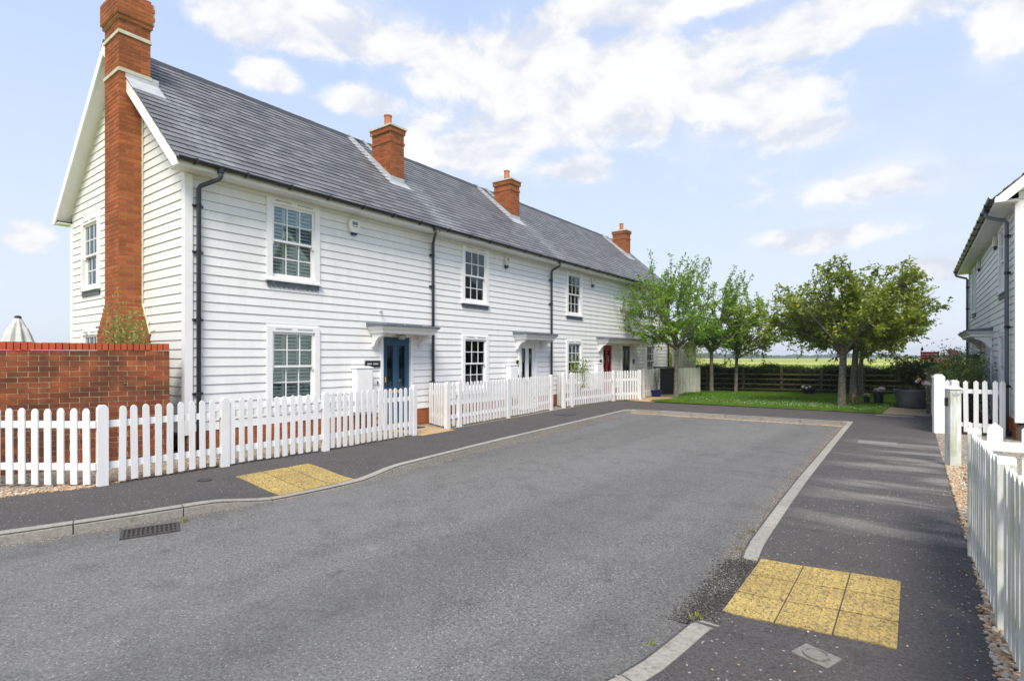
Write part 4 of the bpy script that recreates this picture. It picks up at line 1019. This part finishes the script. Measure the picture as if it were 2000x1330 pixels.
m = MB(); m.hexa([(-.090, -.090, 1.131), (.090, -.090, 1.131), (.090, .090, 1.131), (-.090, .090, 1.131), (-.032, -.032, 1.185), (.032, -.032, 1.185), (.032, .032, 1.185), (-.032, .032, 1.185)]); m.box(-.03, .03, -.03, .03, 1.186, 1.26); m.build('cap', 'white_picket', gp)
MB().box(-.045, .045, -.078, -.0725, 1.04, 1.075).build('name_strip', 'lead_pale', gp)
MB().box(-.10, -.073, -.02, .02, .88, 1.0).build('latch', 'dark_sign', gp)

# ------------------------------------------------------------------ street ironwork
dr = empty('drain_grate', (-5.98, 2.13, ROADZ), R(70), 'rusty iron drain grate beside the kerb', 'drain')
f = MB()
for (a, b, c, d) in ((-.24, .24, -.16, -.13), (-.24, .24, .13, .16), (-.24, -.21, -.13, .13), (.21, .24, -.13, .13)): f.box(a, b, c, d, -.02, .014)
f.build('frame', 'iron', dr)
MB().box(-.21, .21, -.13, .13, -.015, .002).build('sump', 'dark_sign', dr)
for k in range(11): hexbox('bar', dr, -.20 + k * .038, -.20 + k * .038 + .018, -.13, .13, -.01, .011, 'iron')
for k in range(2): hexbox('bar', dr, -.21, .21, -.05 + k * .09, -.035 + k * .09, -.01, .0095, 'iron')
def cover(name, loc, rz, label, round_=True, w=.17, mat='iron_dark'):
    m = MB()
    if round_: m.lathe([(w, 0), (w, .008), (w * .9, .010), (w * .88, .005), (w * .2, .007)], 24)
    else: m.box(-w, w, -w * .80, w * .80, -.02, .006); m.lathe([(w * .66, .008), (w * .66, .016), (w * .56, .016), (w * .56, .010)], 24)
    o = m.build(name, mat, None, loc, (0, 0, rz)); return tag(o, label, 'manhole cover')
cover('water_cover', (-7.38, 3.25, .002), 0, 'small round dark cover in the footway near the long fence', True, .085)
cover('water_cover', (-.42, 3.30, -.003), R(-20), 'square concrete water cover below the yellow paving', False, .095, 'concrete_cover')
o = MB().box(-.30, .30, -.20, .20, .0, .008).build('access_cover', 'concrete_cover', None, (-.55, 12.1, .001), (0, 0, R(4))); tag(o, 'pale rectangular access cover far along the wide footway', 'manhole cover')
o = MB().box(-.42, .42, -.16, .16, .0, .007).build('access_cover', 'concrete_cover', None, (-.42, 17.95, .001), (0, 0, R(2))); tag(o, 'pale rectangular cover beside the block paving', 'manhole cover')
o = MB().box(-.25, .25, -.2, .2, .0, .008).build('access_cover', 'iron_dark', None, (-7.75, 12.9, .001), (0, 0, R(90))); tag(o, 'dark square cover in the footway below the white door', 'manhole cover')
o = MB().box(-.3, .3, -.18, .18, 0, .018).build('door_mat', 'mat_blue', None, (-9.05, 8.35, .006), (0, 0, R(90)), bevel=.005); tag(o, 'dark blue mat on the path at the blue door', 'mat')

# ------------------------------------------------------------------ trees and plants
def limb(p, q, bend, n=6):
    p, q = Vector(p), Vector(q); c = (p + q) / 2 + Vector(bend)
    return [p * (1 - t) ** 2 + c * 2 * t * (1 - t) + q * t * t for t in [i / n for i in range(n + 1)]]
def tree(name, base, label, trunk_h, r, center, rad, nl=9, nb=8, ntw=6, nleaf=9, leaf='leaf_cherry', lean=(0, 0), seed=1, size=(.07, .125), shoots=0, group='cherry trees on the lawn'):
    rs = random.Random(seed); root = empty(name, base, 0, label, 'tree', group); m = MB(); LP = []; LD = []
    top = Vector((lean[0], lean[1], trunk_h))
    m.tube([(0, 0, -.05), (0, 0, .06), (lean[0] * .3, lean[1] * .3, trunk_h * .45), tuple(top)], [r * 1.35, r * 1.08, r * .92, r * .85], 10)
    C = Vector(center); RX, RY, RZ = rad
    for i in range(nl):
        th = 2 * math.pi * (i + rs.uniform(-.3, .3)) / nl; ez = rs.choice((-.55, -.3, 0., .25, .55, .85)) + rs.uniform(-.1, .1)
        ez = max(-.42, min(.95, ez)); rr = math.sqrt(max(.05, 1 - ez * ez)) * rs.uniform(.75, 1.02)
        tip = C + Vector((RX * rr * math.cos(th), RY * rr * math.sin(th), RZ * ez))
        st = top + Vector((0, 0, rs.uniform(-.25, .1)))
        L1 = limb(st, tip, (0, 0, rs.uniform(-.15, .35))); r0 = r * rs.uniform(.42, .6)
        m.tube(L1, [r0 * (1 - .85 * k / 6) for k in range(7)], 6, cap=False)
        for b in range(nb):
            t = .25 + .75 * (b + rs.random()) / nb; s_ = L1[min(6, int(t * 6))]; ax = (L1[6] - L1[3]).normalized()
            dv = Vector((rs.gauss(0, 1), rs.gauss(0, 1), rs.gauss(.15, .7))).normalized() + ax * .7; ln = rs.uniform(.35, .95) * (RX / 2.2) * (1.15 - .4 * t)
            e = s_ + dv.normalized() * ln
            L2 = limb(s_, e, (0, 0, rs.uniform(-.08, .12)), 4); m.tube(L2, [.018 * (1 - .75 * k / 4) + .003 for k in range(5)], 4, cap=False)
            for w in range(ntw):
                t2 = .2 + .8 * (w + rs.random()) / ntw; s2 = L2[min(4, int(t2 * 4 + .5))]
                d2 = (Vector((rs.gauss(0, 1), rs.gauss(0, 1), rs.gauss(.1, .8))).normalized() + (L2[4] - L2[0]).normalized() * .8).normalized(); l2 = rs.uniform(.12, .42)
                for q in range(nleaf):
                    f_ = (q + rs.random()) / nleaf; LP.append(tuple(s2 + d2 * l2 * f_ + Vector((rs.gauss(0, .02), rs.gauss(0, .02), rs.gauss(0, .02)))))
                    LD.append((d2.x * .6 + rs.gauss(0, .7), d2.y * .6 + rs.gauss(0, .7), d2.z * .4 + rs.gauss(-.25, .5)))
    for i in range(shoots):
        th = rs.uniform(0, 6.28); st = C + Vector((RX * .6 * rs.uniform(.2, 1) * math.cos(th), RY * .6 * rs.uniform(.2, 1) * math.sin(th), RZ * rs.uniform(-.2, .5)))
        if i % 3 == 2: dv = Vector((math.cos(th), math.sin(th), rs.uniform(-.1, .35)))
        else: dv = Vector((math.cos(th) * .45, math.sin(th) * .45, 1.))
        e = st + dv.normalized() * rs.uniform(.9, 1.7); L2 = limb(st, e, (0, 0, .05), 5); m.tube(L2, [.014, .012, .010, .008, .006, .004], 4, cap=False)
        for q in range(70):
            f_ = rs.random() ** .8; k = min(4, int(f_ * 5)); s2 = L2[k].lerp(L2[k + 1], f_ * 5 - k); LP.append(tuple(s2 + Vector((rs.gauss(0, .05), rs.gauss(0, .05), rs.gauss(0, .05))))); LD.append((rs.gauss(0, .8), rs.gauss(0, .8), rs.gauss(.1, .6)))
    m.build('trunk', 'bark', root, fix=False, smooth=True)
    n = len(LP); put('crown', leaves('crown', LP, LD, rng.uniform(size[0], size[1], n), leaf, .55), root)
    return root
tree('cherry_tree', (-7.37, 20.5, 0), 'leafy cherry tree with long wild shoots in front of the far cottage', 1.95, .085, (-.40, -.05, 3.3), (2.2, 2.1, 1.45), 12, 8, 5, 10, 'leaf_green', (.05, .0), 3, shoots=80, size=(.08, .14))
tree('cherry_tree', (-7.14, 24.3, 0), 'cherry tree behind the wild one, its trunk left of the two on the hedge', 1.9, .085, (.1, .1, 3.5), (2.0, 2.0, 1.5), 14, 10, 6, 11, 'leaf_green', (0, 0), 5, shoots=26, size=(.08, .14))
tree('cherry_tree', (-6.3, 25.0, 0), 'cherry tree with spreading crown, trunk nearest the hedge on that side', 1.75, .075, (.9, .5, 3.05), (2.3, 2.0, 1.2), 15, 10, 6, 11, 'leaf_cherry', (.05, 0), 8, shoots=18, size=(.08, .14))
tree('cherry_tree', (-1.85, 20.1, 0), 'cherry tree with the broadest flat crown nearest the block paving', 1.85, .115, (.15, .15, 3.25), (2.5, 2.2, 1.35), 26, 10, 7, 12, 'leaf_bronze', (.05, .05), 11, shoots=0, size=(.09, .15))
tree('cherry_tree', (-1.80, 23.4, 0), 'dark trunked cherry tree directly behind the broad crowned one', 1.9, .12, (.75, .4, 3.3), (2.3, 2.0, 1.3), 20, 10, 7, 12, 'leaf_bronze', (.1, 0), 14, shoots=0, size=(.09, .15))
tree('cherry_tree', (-1.72, 25.6, 0), 'slim trunked cherry tree hindmost of the three near the paving', 1.85, .085, (.9, .6, 3.4), (2.2, 2.0, 1.3), 13, 8, 6, 11, 'leaf_cherry', (.05, 0), 17, shoots=0, size=(.08, .14))

def hedge():
    v = HEDGE1 - HEDGE0; L = v.length; root = empty('hedge', HEDGE0 + Vector((-.1, .06, 0)), math.atan2(v.y, v.x), 'dark clipped hedge behind the timber rail fence', 'hedge')
    MB().box(0, L, .22, .72, 0, 1.02).build('dark_core', 'earth', root)  # solid dark box standing in for the shade deep inside the hedge
    n = 60000; X = rng.uniform(0, L, n); u = rng.random(n); side = u < .62
    Z = np.where(side, rng.beta(1.5, 1.1, n) * 1.16, 1.06 + rng.normal(0, .08, n)); Yv = np.where(side, -.03 + np.abs(rng.normal(.08, .15, n)), rng.uniform(.0, .9, n))
    Z = Z + .05 * np.sin(X * 2.1) + .04 * np.sin(X * 5.3 + 1)
    P = np.stack([X, Yv, np.maximum(Z, .05)], 1); Dv = np.stack([rng.normal(0, .8, n), rng.normal(-.4, .6, n), rng.normal(.2, .7, n)], 1)
    put('foliage', leaves('foliage', P, Dv, rng.uniform(.04, .085, n), 'leaf_hedge', .6), root)
hedge()
v = HEDGE1 - HEDGE0; Lh = v.length
rf = empty('rail_fence', HEDGE0, math.atan2(v.y, v.x), 'mossy brown timber post and rail fence in front of the hedge', 'fence')
for k in range(8): hexbox('post', rf, .9 + k * 1.55, 1.0 + k * 1.55, .03, .11, 0, 1.06, 'fence_wood')
for j, zz in enumerate((.14, .36, .58, .80)):
    for k in range(-1, 7):
        a, b = max(0, .95 + k * 1.55), .95 + (k + 1) * 1.55 - .01
        if b > a: hexbox('rail', rf, a, b, -.015 if (k % 2) else -.012, .028, zz + random.uniform(-.01, .01), zz + .062, 'fence_wood')
def shrub(name, base, label, h, rx, ry, n, leaf, size=(.05, .09), z0=.15, cat='shrub', parent=None, stems=7, group=None, seed=0, up=.4):
    rs = np.random.default_rng(seed + 50); root = empty(name, base, 0, label, cat, group) if parent is None else parent
    m = MB(); tips = []
    for k in range(stems):
        th = rs.uniform(0, 6.28); rr = rs.uniform(.3, 1.0); e = Vector((rx * rr * math.cos(th), ry * rr * math.sin(th), h * rs.uniform(.6, 1.0)))
        L1 = limb((rs.normal(0, .03), rs.normal(0, .03), 0), e, (0, 0, .15 * h)); m.tube(L1, [.014, .012, .010, .009, .007, .005, .003], 4, cap=False)
        tips += L1[2:]
    m.build('stem', 'bark', root, fix=False)
    T = np.array([t[:] for t in tips]); idx = rs.integers(0, len(T), n)
    P = T[idx] + rs.normal(0, 1, (n, 3)) * np.array([rx * .28, ry * .28, h * .10]); P[:, 2] = np.maximum(P[:, 2], z0)
    Dv = rs.normal(0, .7, (n, 3)) + np.array([0, 0, up])
    put('foliage', leaves('foliage', P, Dv, rs.uniform(size[0], size[1], n), leaf, .5), root)
    return root, T
FL = {}
def flower_mesh(mat):
    if mat not in FL:
        m = MB(); rs = random.Random(3)
        for ring, (nn, r_, zz) in enumerate(((7, .045, .0), (6, .032, .014), (4, .016, .024))):
            for k in range(nn):
                th = 6.28 * k / nn + ring * .4; c, s_ = math.cos(th), math.sin(th); w = .022 - ring * .004
                m.add([(0, 0, zz - .01), (c * r_ - s_ * w, s_ * r_ + c * w, zz + .012), (c * r_ * 1.2, s_ * r_ * 1.2, zz + .02), (c * r_ + s_ * w, s_ * r_ - c * w, zz + .012)], [(0, 1, 2, 3)])
        FL[mat] = m.mesh('flower', mat, fix=False)
    return FL[mat]
shrub('garden_shrub', (-10.02, 3.2, 0), 'straggly olive green shrub growing behind the brick wall', 2.22, .45, .25, 5200, 'leaf_olive', (.04, .08), 1.2, seed=1, stems=22)
shrub('fence_shrub', (-9.0, 15.9, 0), 'light green leafy shrub rising above the picket fence', 1.75, .25, .40, 700, 'leaf_cherry', (.05, .10), .6, seed=2, stems=9)
shrub('yellow_conifer', (-10.4, 29.0, 0), 'tall yellow green shrub beyond the far cottage corner', 2.7, 1.3, 1.3, 7000, 'leaf_lime', (.06, .12), .1, seed=3, stems=16)
tt, T = shrub('rose_bush', (.95, 16.6, 0), 'rose bush with peach pink blooms behind the open gate', 1.60, .50, .9, 6500, 'leaf_rose', (.045, .085), .05, seed=4, stems=14, group='rose bushes by the wall')
def blooms(root, T, n, seed, mats=('petal_pink',), zmin=.6, s=(1.2, 2.1)):
    rs = random.Random(seed); c = [t for t in T if t[2] > zmin]
    for k in range(n):
        t = rs.choice(c); put('flower', flower_mesh(rs.choice(mats)), root, (t[0] - abs(rs.gauss(0, .12)), t[1] - abs(rs.gauss(0, .16)), t[2] + rs.uniform(0, .12)), (rs.uniform(.3, 1.3), rs.uniform(-.6, .4), rs.uniform(0, 6)), [rs.uniform(*s)] * 3)
blooms(tt, T, 18, 1, ('petal_pink', 'petal_pink', 'petal_yellow'))
tt, T = shrub('rose_bush', (.95, 18.6, 0), 'middle rose bush with pale pink blooms beside the cottage wall', 1.6, .48, 1.0, 6000, 'leaf_rose', (.045, .085), .05, seed=5, stems=12, group='rose bushes by the wall'); blooms(tt, T, 14, 2)
tt, T = shrub('rose_bush', (.75, 21.0, 0), 'rose bush at the lawn end with a pink bloom over the fence', 1.55, .42, 1.1, 6000, 'leaf_rose', (.045, .085), .05, seed=6, stems=12, group='rose bushes by the wall'); blooms(tt, T, 12, 3)
tt, T = shrub('climbing_rose', (.34, 19.2, 0), 'climbing rose hanging over the picket fence beside the planter', 1.15, .10, 1.5, 900, 'leaf_rose', (.035, .06), .05, seed=7, stems=10); blooms(tt, T, 10, 5, ('petal_pink', 'petal_pale'), .3, (.9, 1.7))

# planter
pt = empty('planter', (-.06, 21.0, .0), 0, 'round grey zinc planter on the block paving', 'planter')
MB().lathe([(.30, .0), (.36, .05), (.42, .30), (.455, .52), (.475, .56), (.475, .58), (.445, .58), (.43, .50), (.1, .49)], 40).build('tub', 'zinc', pt, smooth=True)
MB().box(.10, .26, -.475, -.445, .34, .37).build('label_plate', 'iron_dark', pt, (0, .045, 0))
MB().lathe([(.42, .0), (.40, .03), (.05, .035)], 24, (0, 0, .50)).build('soil', 'earth', pt)
ls, T = shrub('laurel_shrub', (-.06, 21.0, .52), 'dark glossy laurel growing out of the zinc planter', .98, .48, .45, 2600, 'leaf_laurel', (.07, .13), .02, seed=8, stems=14)
# red bird house on blue legs beyond the hedge
bh = empty('bird_house', (.42, 23.6, 0), 0, 'red slatted box on two blue posts above the hedge', 'bird house')
for k in range(3): hexbox('slat', bh, -.20, .24, -.10, .10, 1.50 + k * .095, 1.585 + k * .095, 'red_paint')
hexbox('end_board', bh, -.235, -.202, -.11, .11, 1.48, 1.80, 'red_paint'); hexbox('end_board', bh, .242, .27, -.11, .11, 1.48, 1.80, 'red_paint')
for s_ in (-.12, .14): hexbox('post', bh, s_ - .022, s_ + .022, -.022, .022, 0, 1.50, 'blue_paint')
hexbox('tray', bh, -.22, .24, -.12, .12, 1.33, 1.385, 'blue_paint')
m = MB(); m.lathe([(.0, 0), (.035, .03), (.04, .07), (.02, .12), (.012, .15)], 10, (-.19, 0, 1.80)).build('finial', 'dark_sign', bh)

# pots and ornaments on the lawn
def pot(name, loc, label, r, h, mat, flowers=None, nf=8, leafn=120, lf='leaf_olive'):
    p = empty(name, loc, 0, label, 'plant pot', 'pots on the lawn')
    MB().lathe([(r * .8, 0), (r, h * .93), (r * 1.06, h * .94), (r * 1.06, h), (r * .92, h), (r * .88, h * .85), (.01, h * .84)], 20).build('tub', mat, p, smooth=False)
    n = leafn; P = np.stack([rng.normal(0, r * .6, n), rng.normal(0, r * .6, n), h + np.abs(rng.normal(0, .06, n))], 1)
    put('foliage', leaves('foliage', P, rng.normal(0, .6, (n, 3)) + [0, 0, .6], rng.uniform(.04, .08, n), lf), p)
    if flowers:
        for k in range(nf): put('flower', flower_mesh(flowers), p, (random.gauss(0, r * .55), random.gauss(-.03, r * .5), h + random.uniform(.05, .13)), (random.uniform(.4, 1.2), 0, random.uniform(0, 6)), [1.1] * 3)
    return p
pot('flower_pot', (-.95, 21.85, .02), 'larger black pot with pale lilac blooms on the lawn', .15, .40, 'dark_pot', 'petal_pale', 10)
pot('flower_pot', (-1.28, 21.75, .02), 'smaller black pot with yellow leaves beside the larger black one', .09, .24, 'dark_pot', 'petal_pale', 3, 60, 'leaf_lime')
pot('flower_pot', (-3.55, 25.7, .02), 'low black tub with white blooms against the hedge', .24, .22, 'dark_pot', 'petal_white', 6, 60, 'leaf_hedge')
pot('flower_pot', (-8.75, 19.75, 0), 'terracotta pot with green leaves below the black door', .17, .34, 'terracotta', None, 0, 200, 'leaf_cherry')
bt = MB().lathe([(.17, 0), (.24, .22), (.265, .23), (.265, .27), (.22, .27), (.2, .2), (.02, .19)], 24).build('blue_tub', 'blue_pot', None, (-8.35, 21.0, 0), smooth=False); tag(bt, 'glossy dark blue tub on the sandy path', 'plant pot', 'pots on the lawn')
shrub('potted_plant', (-8.35, 21.05, .2), 'thin pale plant standing in the blue tub', .85, .14, .14, 160, 'leaf_olive', (.04, .08), .05, seed=11, stems=5, cat='plant')
# small animal ornament: one continuous skinned body
def figure():
    me = bpy.data.meshes.new('animal_figure'); J = [((0, 0, .10), .085), ((0, -.05, .22), .075), ((0, -.08, .33), .055), ((0, -.13, .40), .058), ((0, -.20, .385), .030), ((.055, -.10, .12), .030), ((.055, -.14, .02), .026), ((-.055, -.10, .12), .030), ((-.055, -.14, .02), .026),
         ((.04, -.12, .46), .018), ((-.04, -.12, .46), .018), ((.06, .10, .04), .03), ((.14, .13, .03), .022)]
    E_ = [(0, 1), (1, 2), (2, 3), (3, 4), (1, 5), (5, 6), (1, 7), (7, 8), (3, 9), (3, 10), (0, 11), (11, 12)]
    me.from_pydata([j[0] for j in J], E_, []); o = put('animal_figure', me, None, (-1.62, 21.5, .02), (0, 0, .35))
    md = o.modifiers.new('skin', 'SKIN'); 
    for i, j in enumerate(J): me.skin_vertices[0].data[i].radius = (j[1], j[1])
    me.skin_vertices[0].data[0].use_root = True
    o.modifiers.new('sub', 'SUBSURF').render_levels = 2; me.materials.append(MATS['fur_tan'])
    tag(o, 'small tan and white animal figure sitting at the foot of a trunk', 'ornament')
figure()

# bin store and white timber screen at the end of the terrace
bs = empty('bin_store', (-8.72, 22.35, 0), R(38), 'black fronted bin store beside the end cottage', 'bin store')
hexbox('side_panel', bs, -.06, -.01, 0, .75, 0, 1.12, 'grey_white_wood'); hexbox('side_panel', bs, .74, .79, 0, .75, 0, 1.12, 'grey_white_wood')
hexbox('door', bs, -.005, .735, .04, .08, .03, 1.10, 'black_door'); hexbox('lid', bs, -.09, .82, -.06, .80, 1.125, 1.17, 'iron_dark'); hexbox('back_panel', bs, -.005, .735, .70, .74, 0, 1.1, 'grey_white_wood')
hexbox('handle', bs, .62, .66, .025, .039, .62, .76, 'lead_pale')
def screen(name, p0, p1, h, label):
    v = Vector((p1[0] - p0[0], p1[1] - p0[1], 0)); L = v.length; r_ = empty(name, (*p0, 0), math.atan2(v.y, v.x), label, 'fence', 'white timber screens'); x = 0; k = 0
    while x < L: hexbox('plank', r_, x, x + .092, -.012 if k % 2 else -.004, .012, .02, h + random.uniform(-.01, .01), 'grey_white_wood'); x += .098; k += 1
    for zz in (.25, h - .25): hexbox('rail', r_, 0, L, .013, .05, zz, zz + .07, 'grey_white_wood')
    hexbox('post', r_, L + .005, L + .09, -.03, .06, 0, h + .02, 'grey_white_wood')
screen('board_fence', (-8.15, 22.9), (-7.62, 24.0), 1.12, 'low weathered white board fence beside the bin store')
screen('board_fence', (-8.9, 24.3), (-8.12, 24.9), 2.25, 'tall weathered white board panel behind the low fence')

# white parasol, folded, in the garden beyond the brick wall
ps = empty('parasol', (-18.6, 3.6, 0), 0, 'pale folded parasol rising behind the brick wall', 'parasol')
MB().tube([(0, 0, 0), (0, 0, 2.55)], .022, 10).build('pole', 'grey_white_wood', ps)
MB().lathe([(.055, 2.62), (.11, 2.50), (.15, 2.36), (.17, 2.35), (.22, 2.20), (.27, 2.02), (.285, 1.99), (.26, 1.985), (.21, 1.80), (.12, 1.60), (.05, 1.55), (.03, 2.2)], 64, mod=lambda th, z: 1 + .20 * math.cos(th * 8) * (1 if z < 2.4 else .3)).build('canopy', 'parasol_cloth', ps, fix=False)
MB().lathe([(.06, 2.60), (.085, 2.62), (.05, 2.66), (.01, 2.67)], 16).build('finial', 'dark_sign', ps)

# distant trees on the horizon
n = 60000; ang = rng.uniform(-.75, .95, n); clump = np.sin(ang * 37) * .5 + np.sin(ang * 91 + 2) * .35 + np.sin(ang * 211) * .2
rad = 820 + 120 * np.sin(ang * 13); hgt = np.maximum(1.6, 3.6 + 3.2 * clump)
az = -YAW + ang
P = np.stack([rad * np.sin(az) + rng.normal(0, 3, n), rad * np.cos(az) + rng.normal(0, 3, n), -.2 + rng.random(n) ** 1.2 * hgt], 1)
tag(put('treeline', leaves('treeline', P, rng.normal(0, 1, (n, 3)), rng.uniform(1.6, 3.2, n), 'treeline_leaf', .8)), 'far low line of trees along the horizon', 'trees', kind='stuff')

# ------------------------------------------------------------------ air over the flat land
hm = bpy.data.materials.new('haze'); hm.use_nodes = True; t = hm.node_tree; t.nodes.clear()
vo = nd(t, 'ShaderNodeVolumePrincipled'); vo.inputs['Color'].default_value = (.86, .92, 1, 1); vo.inputs['Density'].default_value = .00055; vo.inputs['Anisotropy'].default_value = .2
ho = nd(t, 'ShaderNodeOutputMaterial'); t.links.new(vo.outputs[0], ho.inputs[1]); MATS['haze'] = hm
tag(MB().box(-1200, 1200, -300, 1200, -1.2, 14).build('haze', 'haze'), 'pale air over the fields', 'haze', kind='stuff')
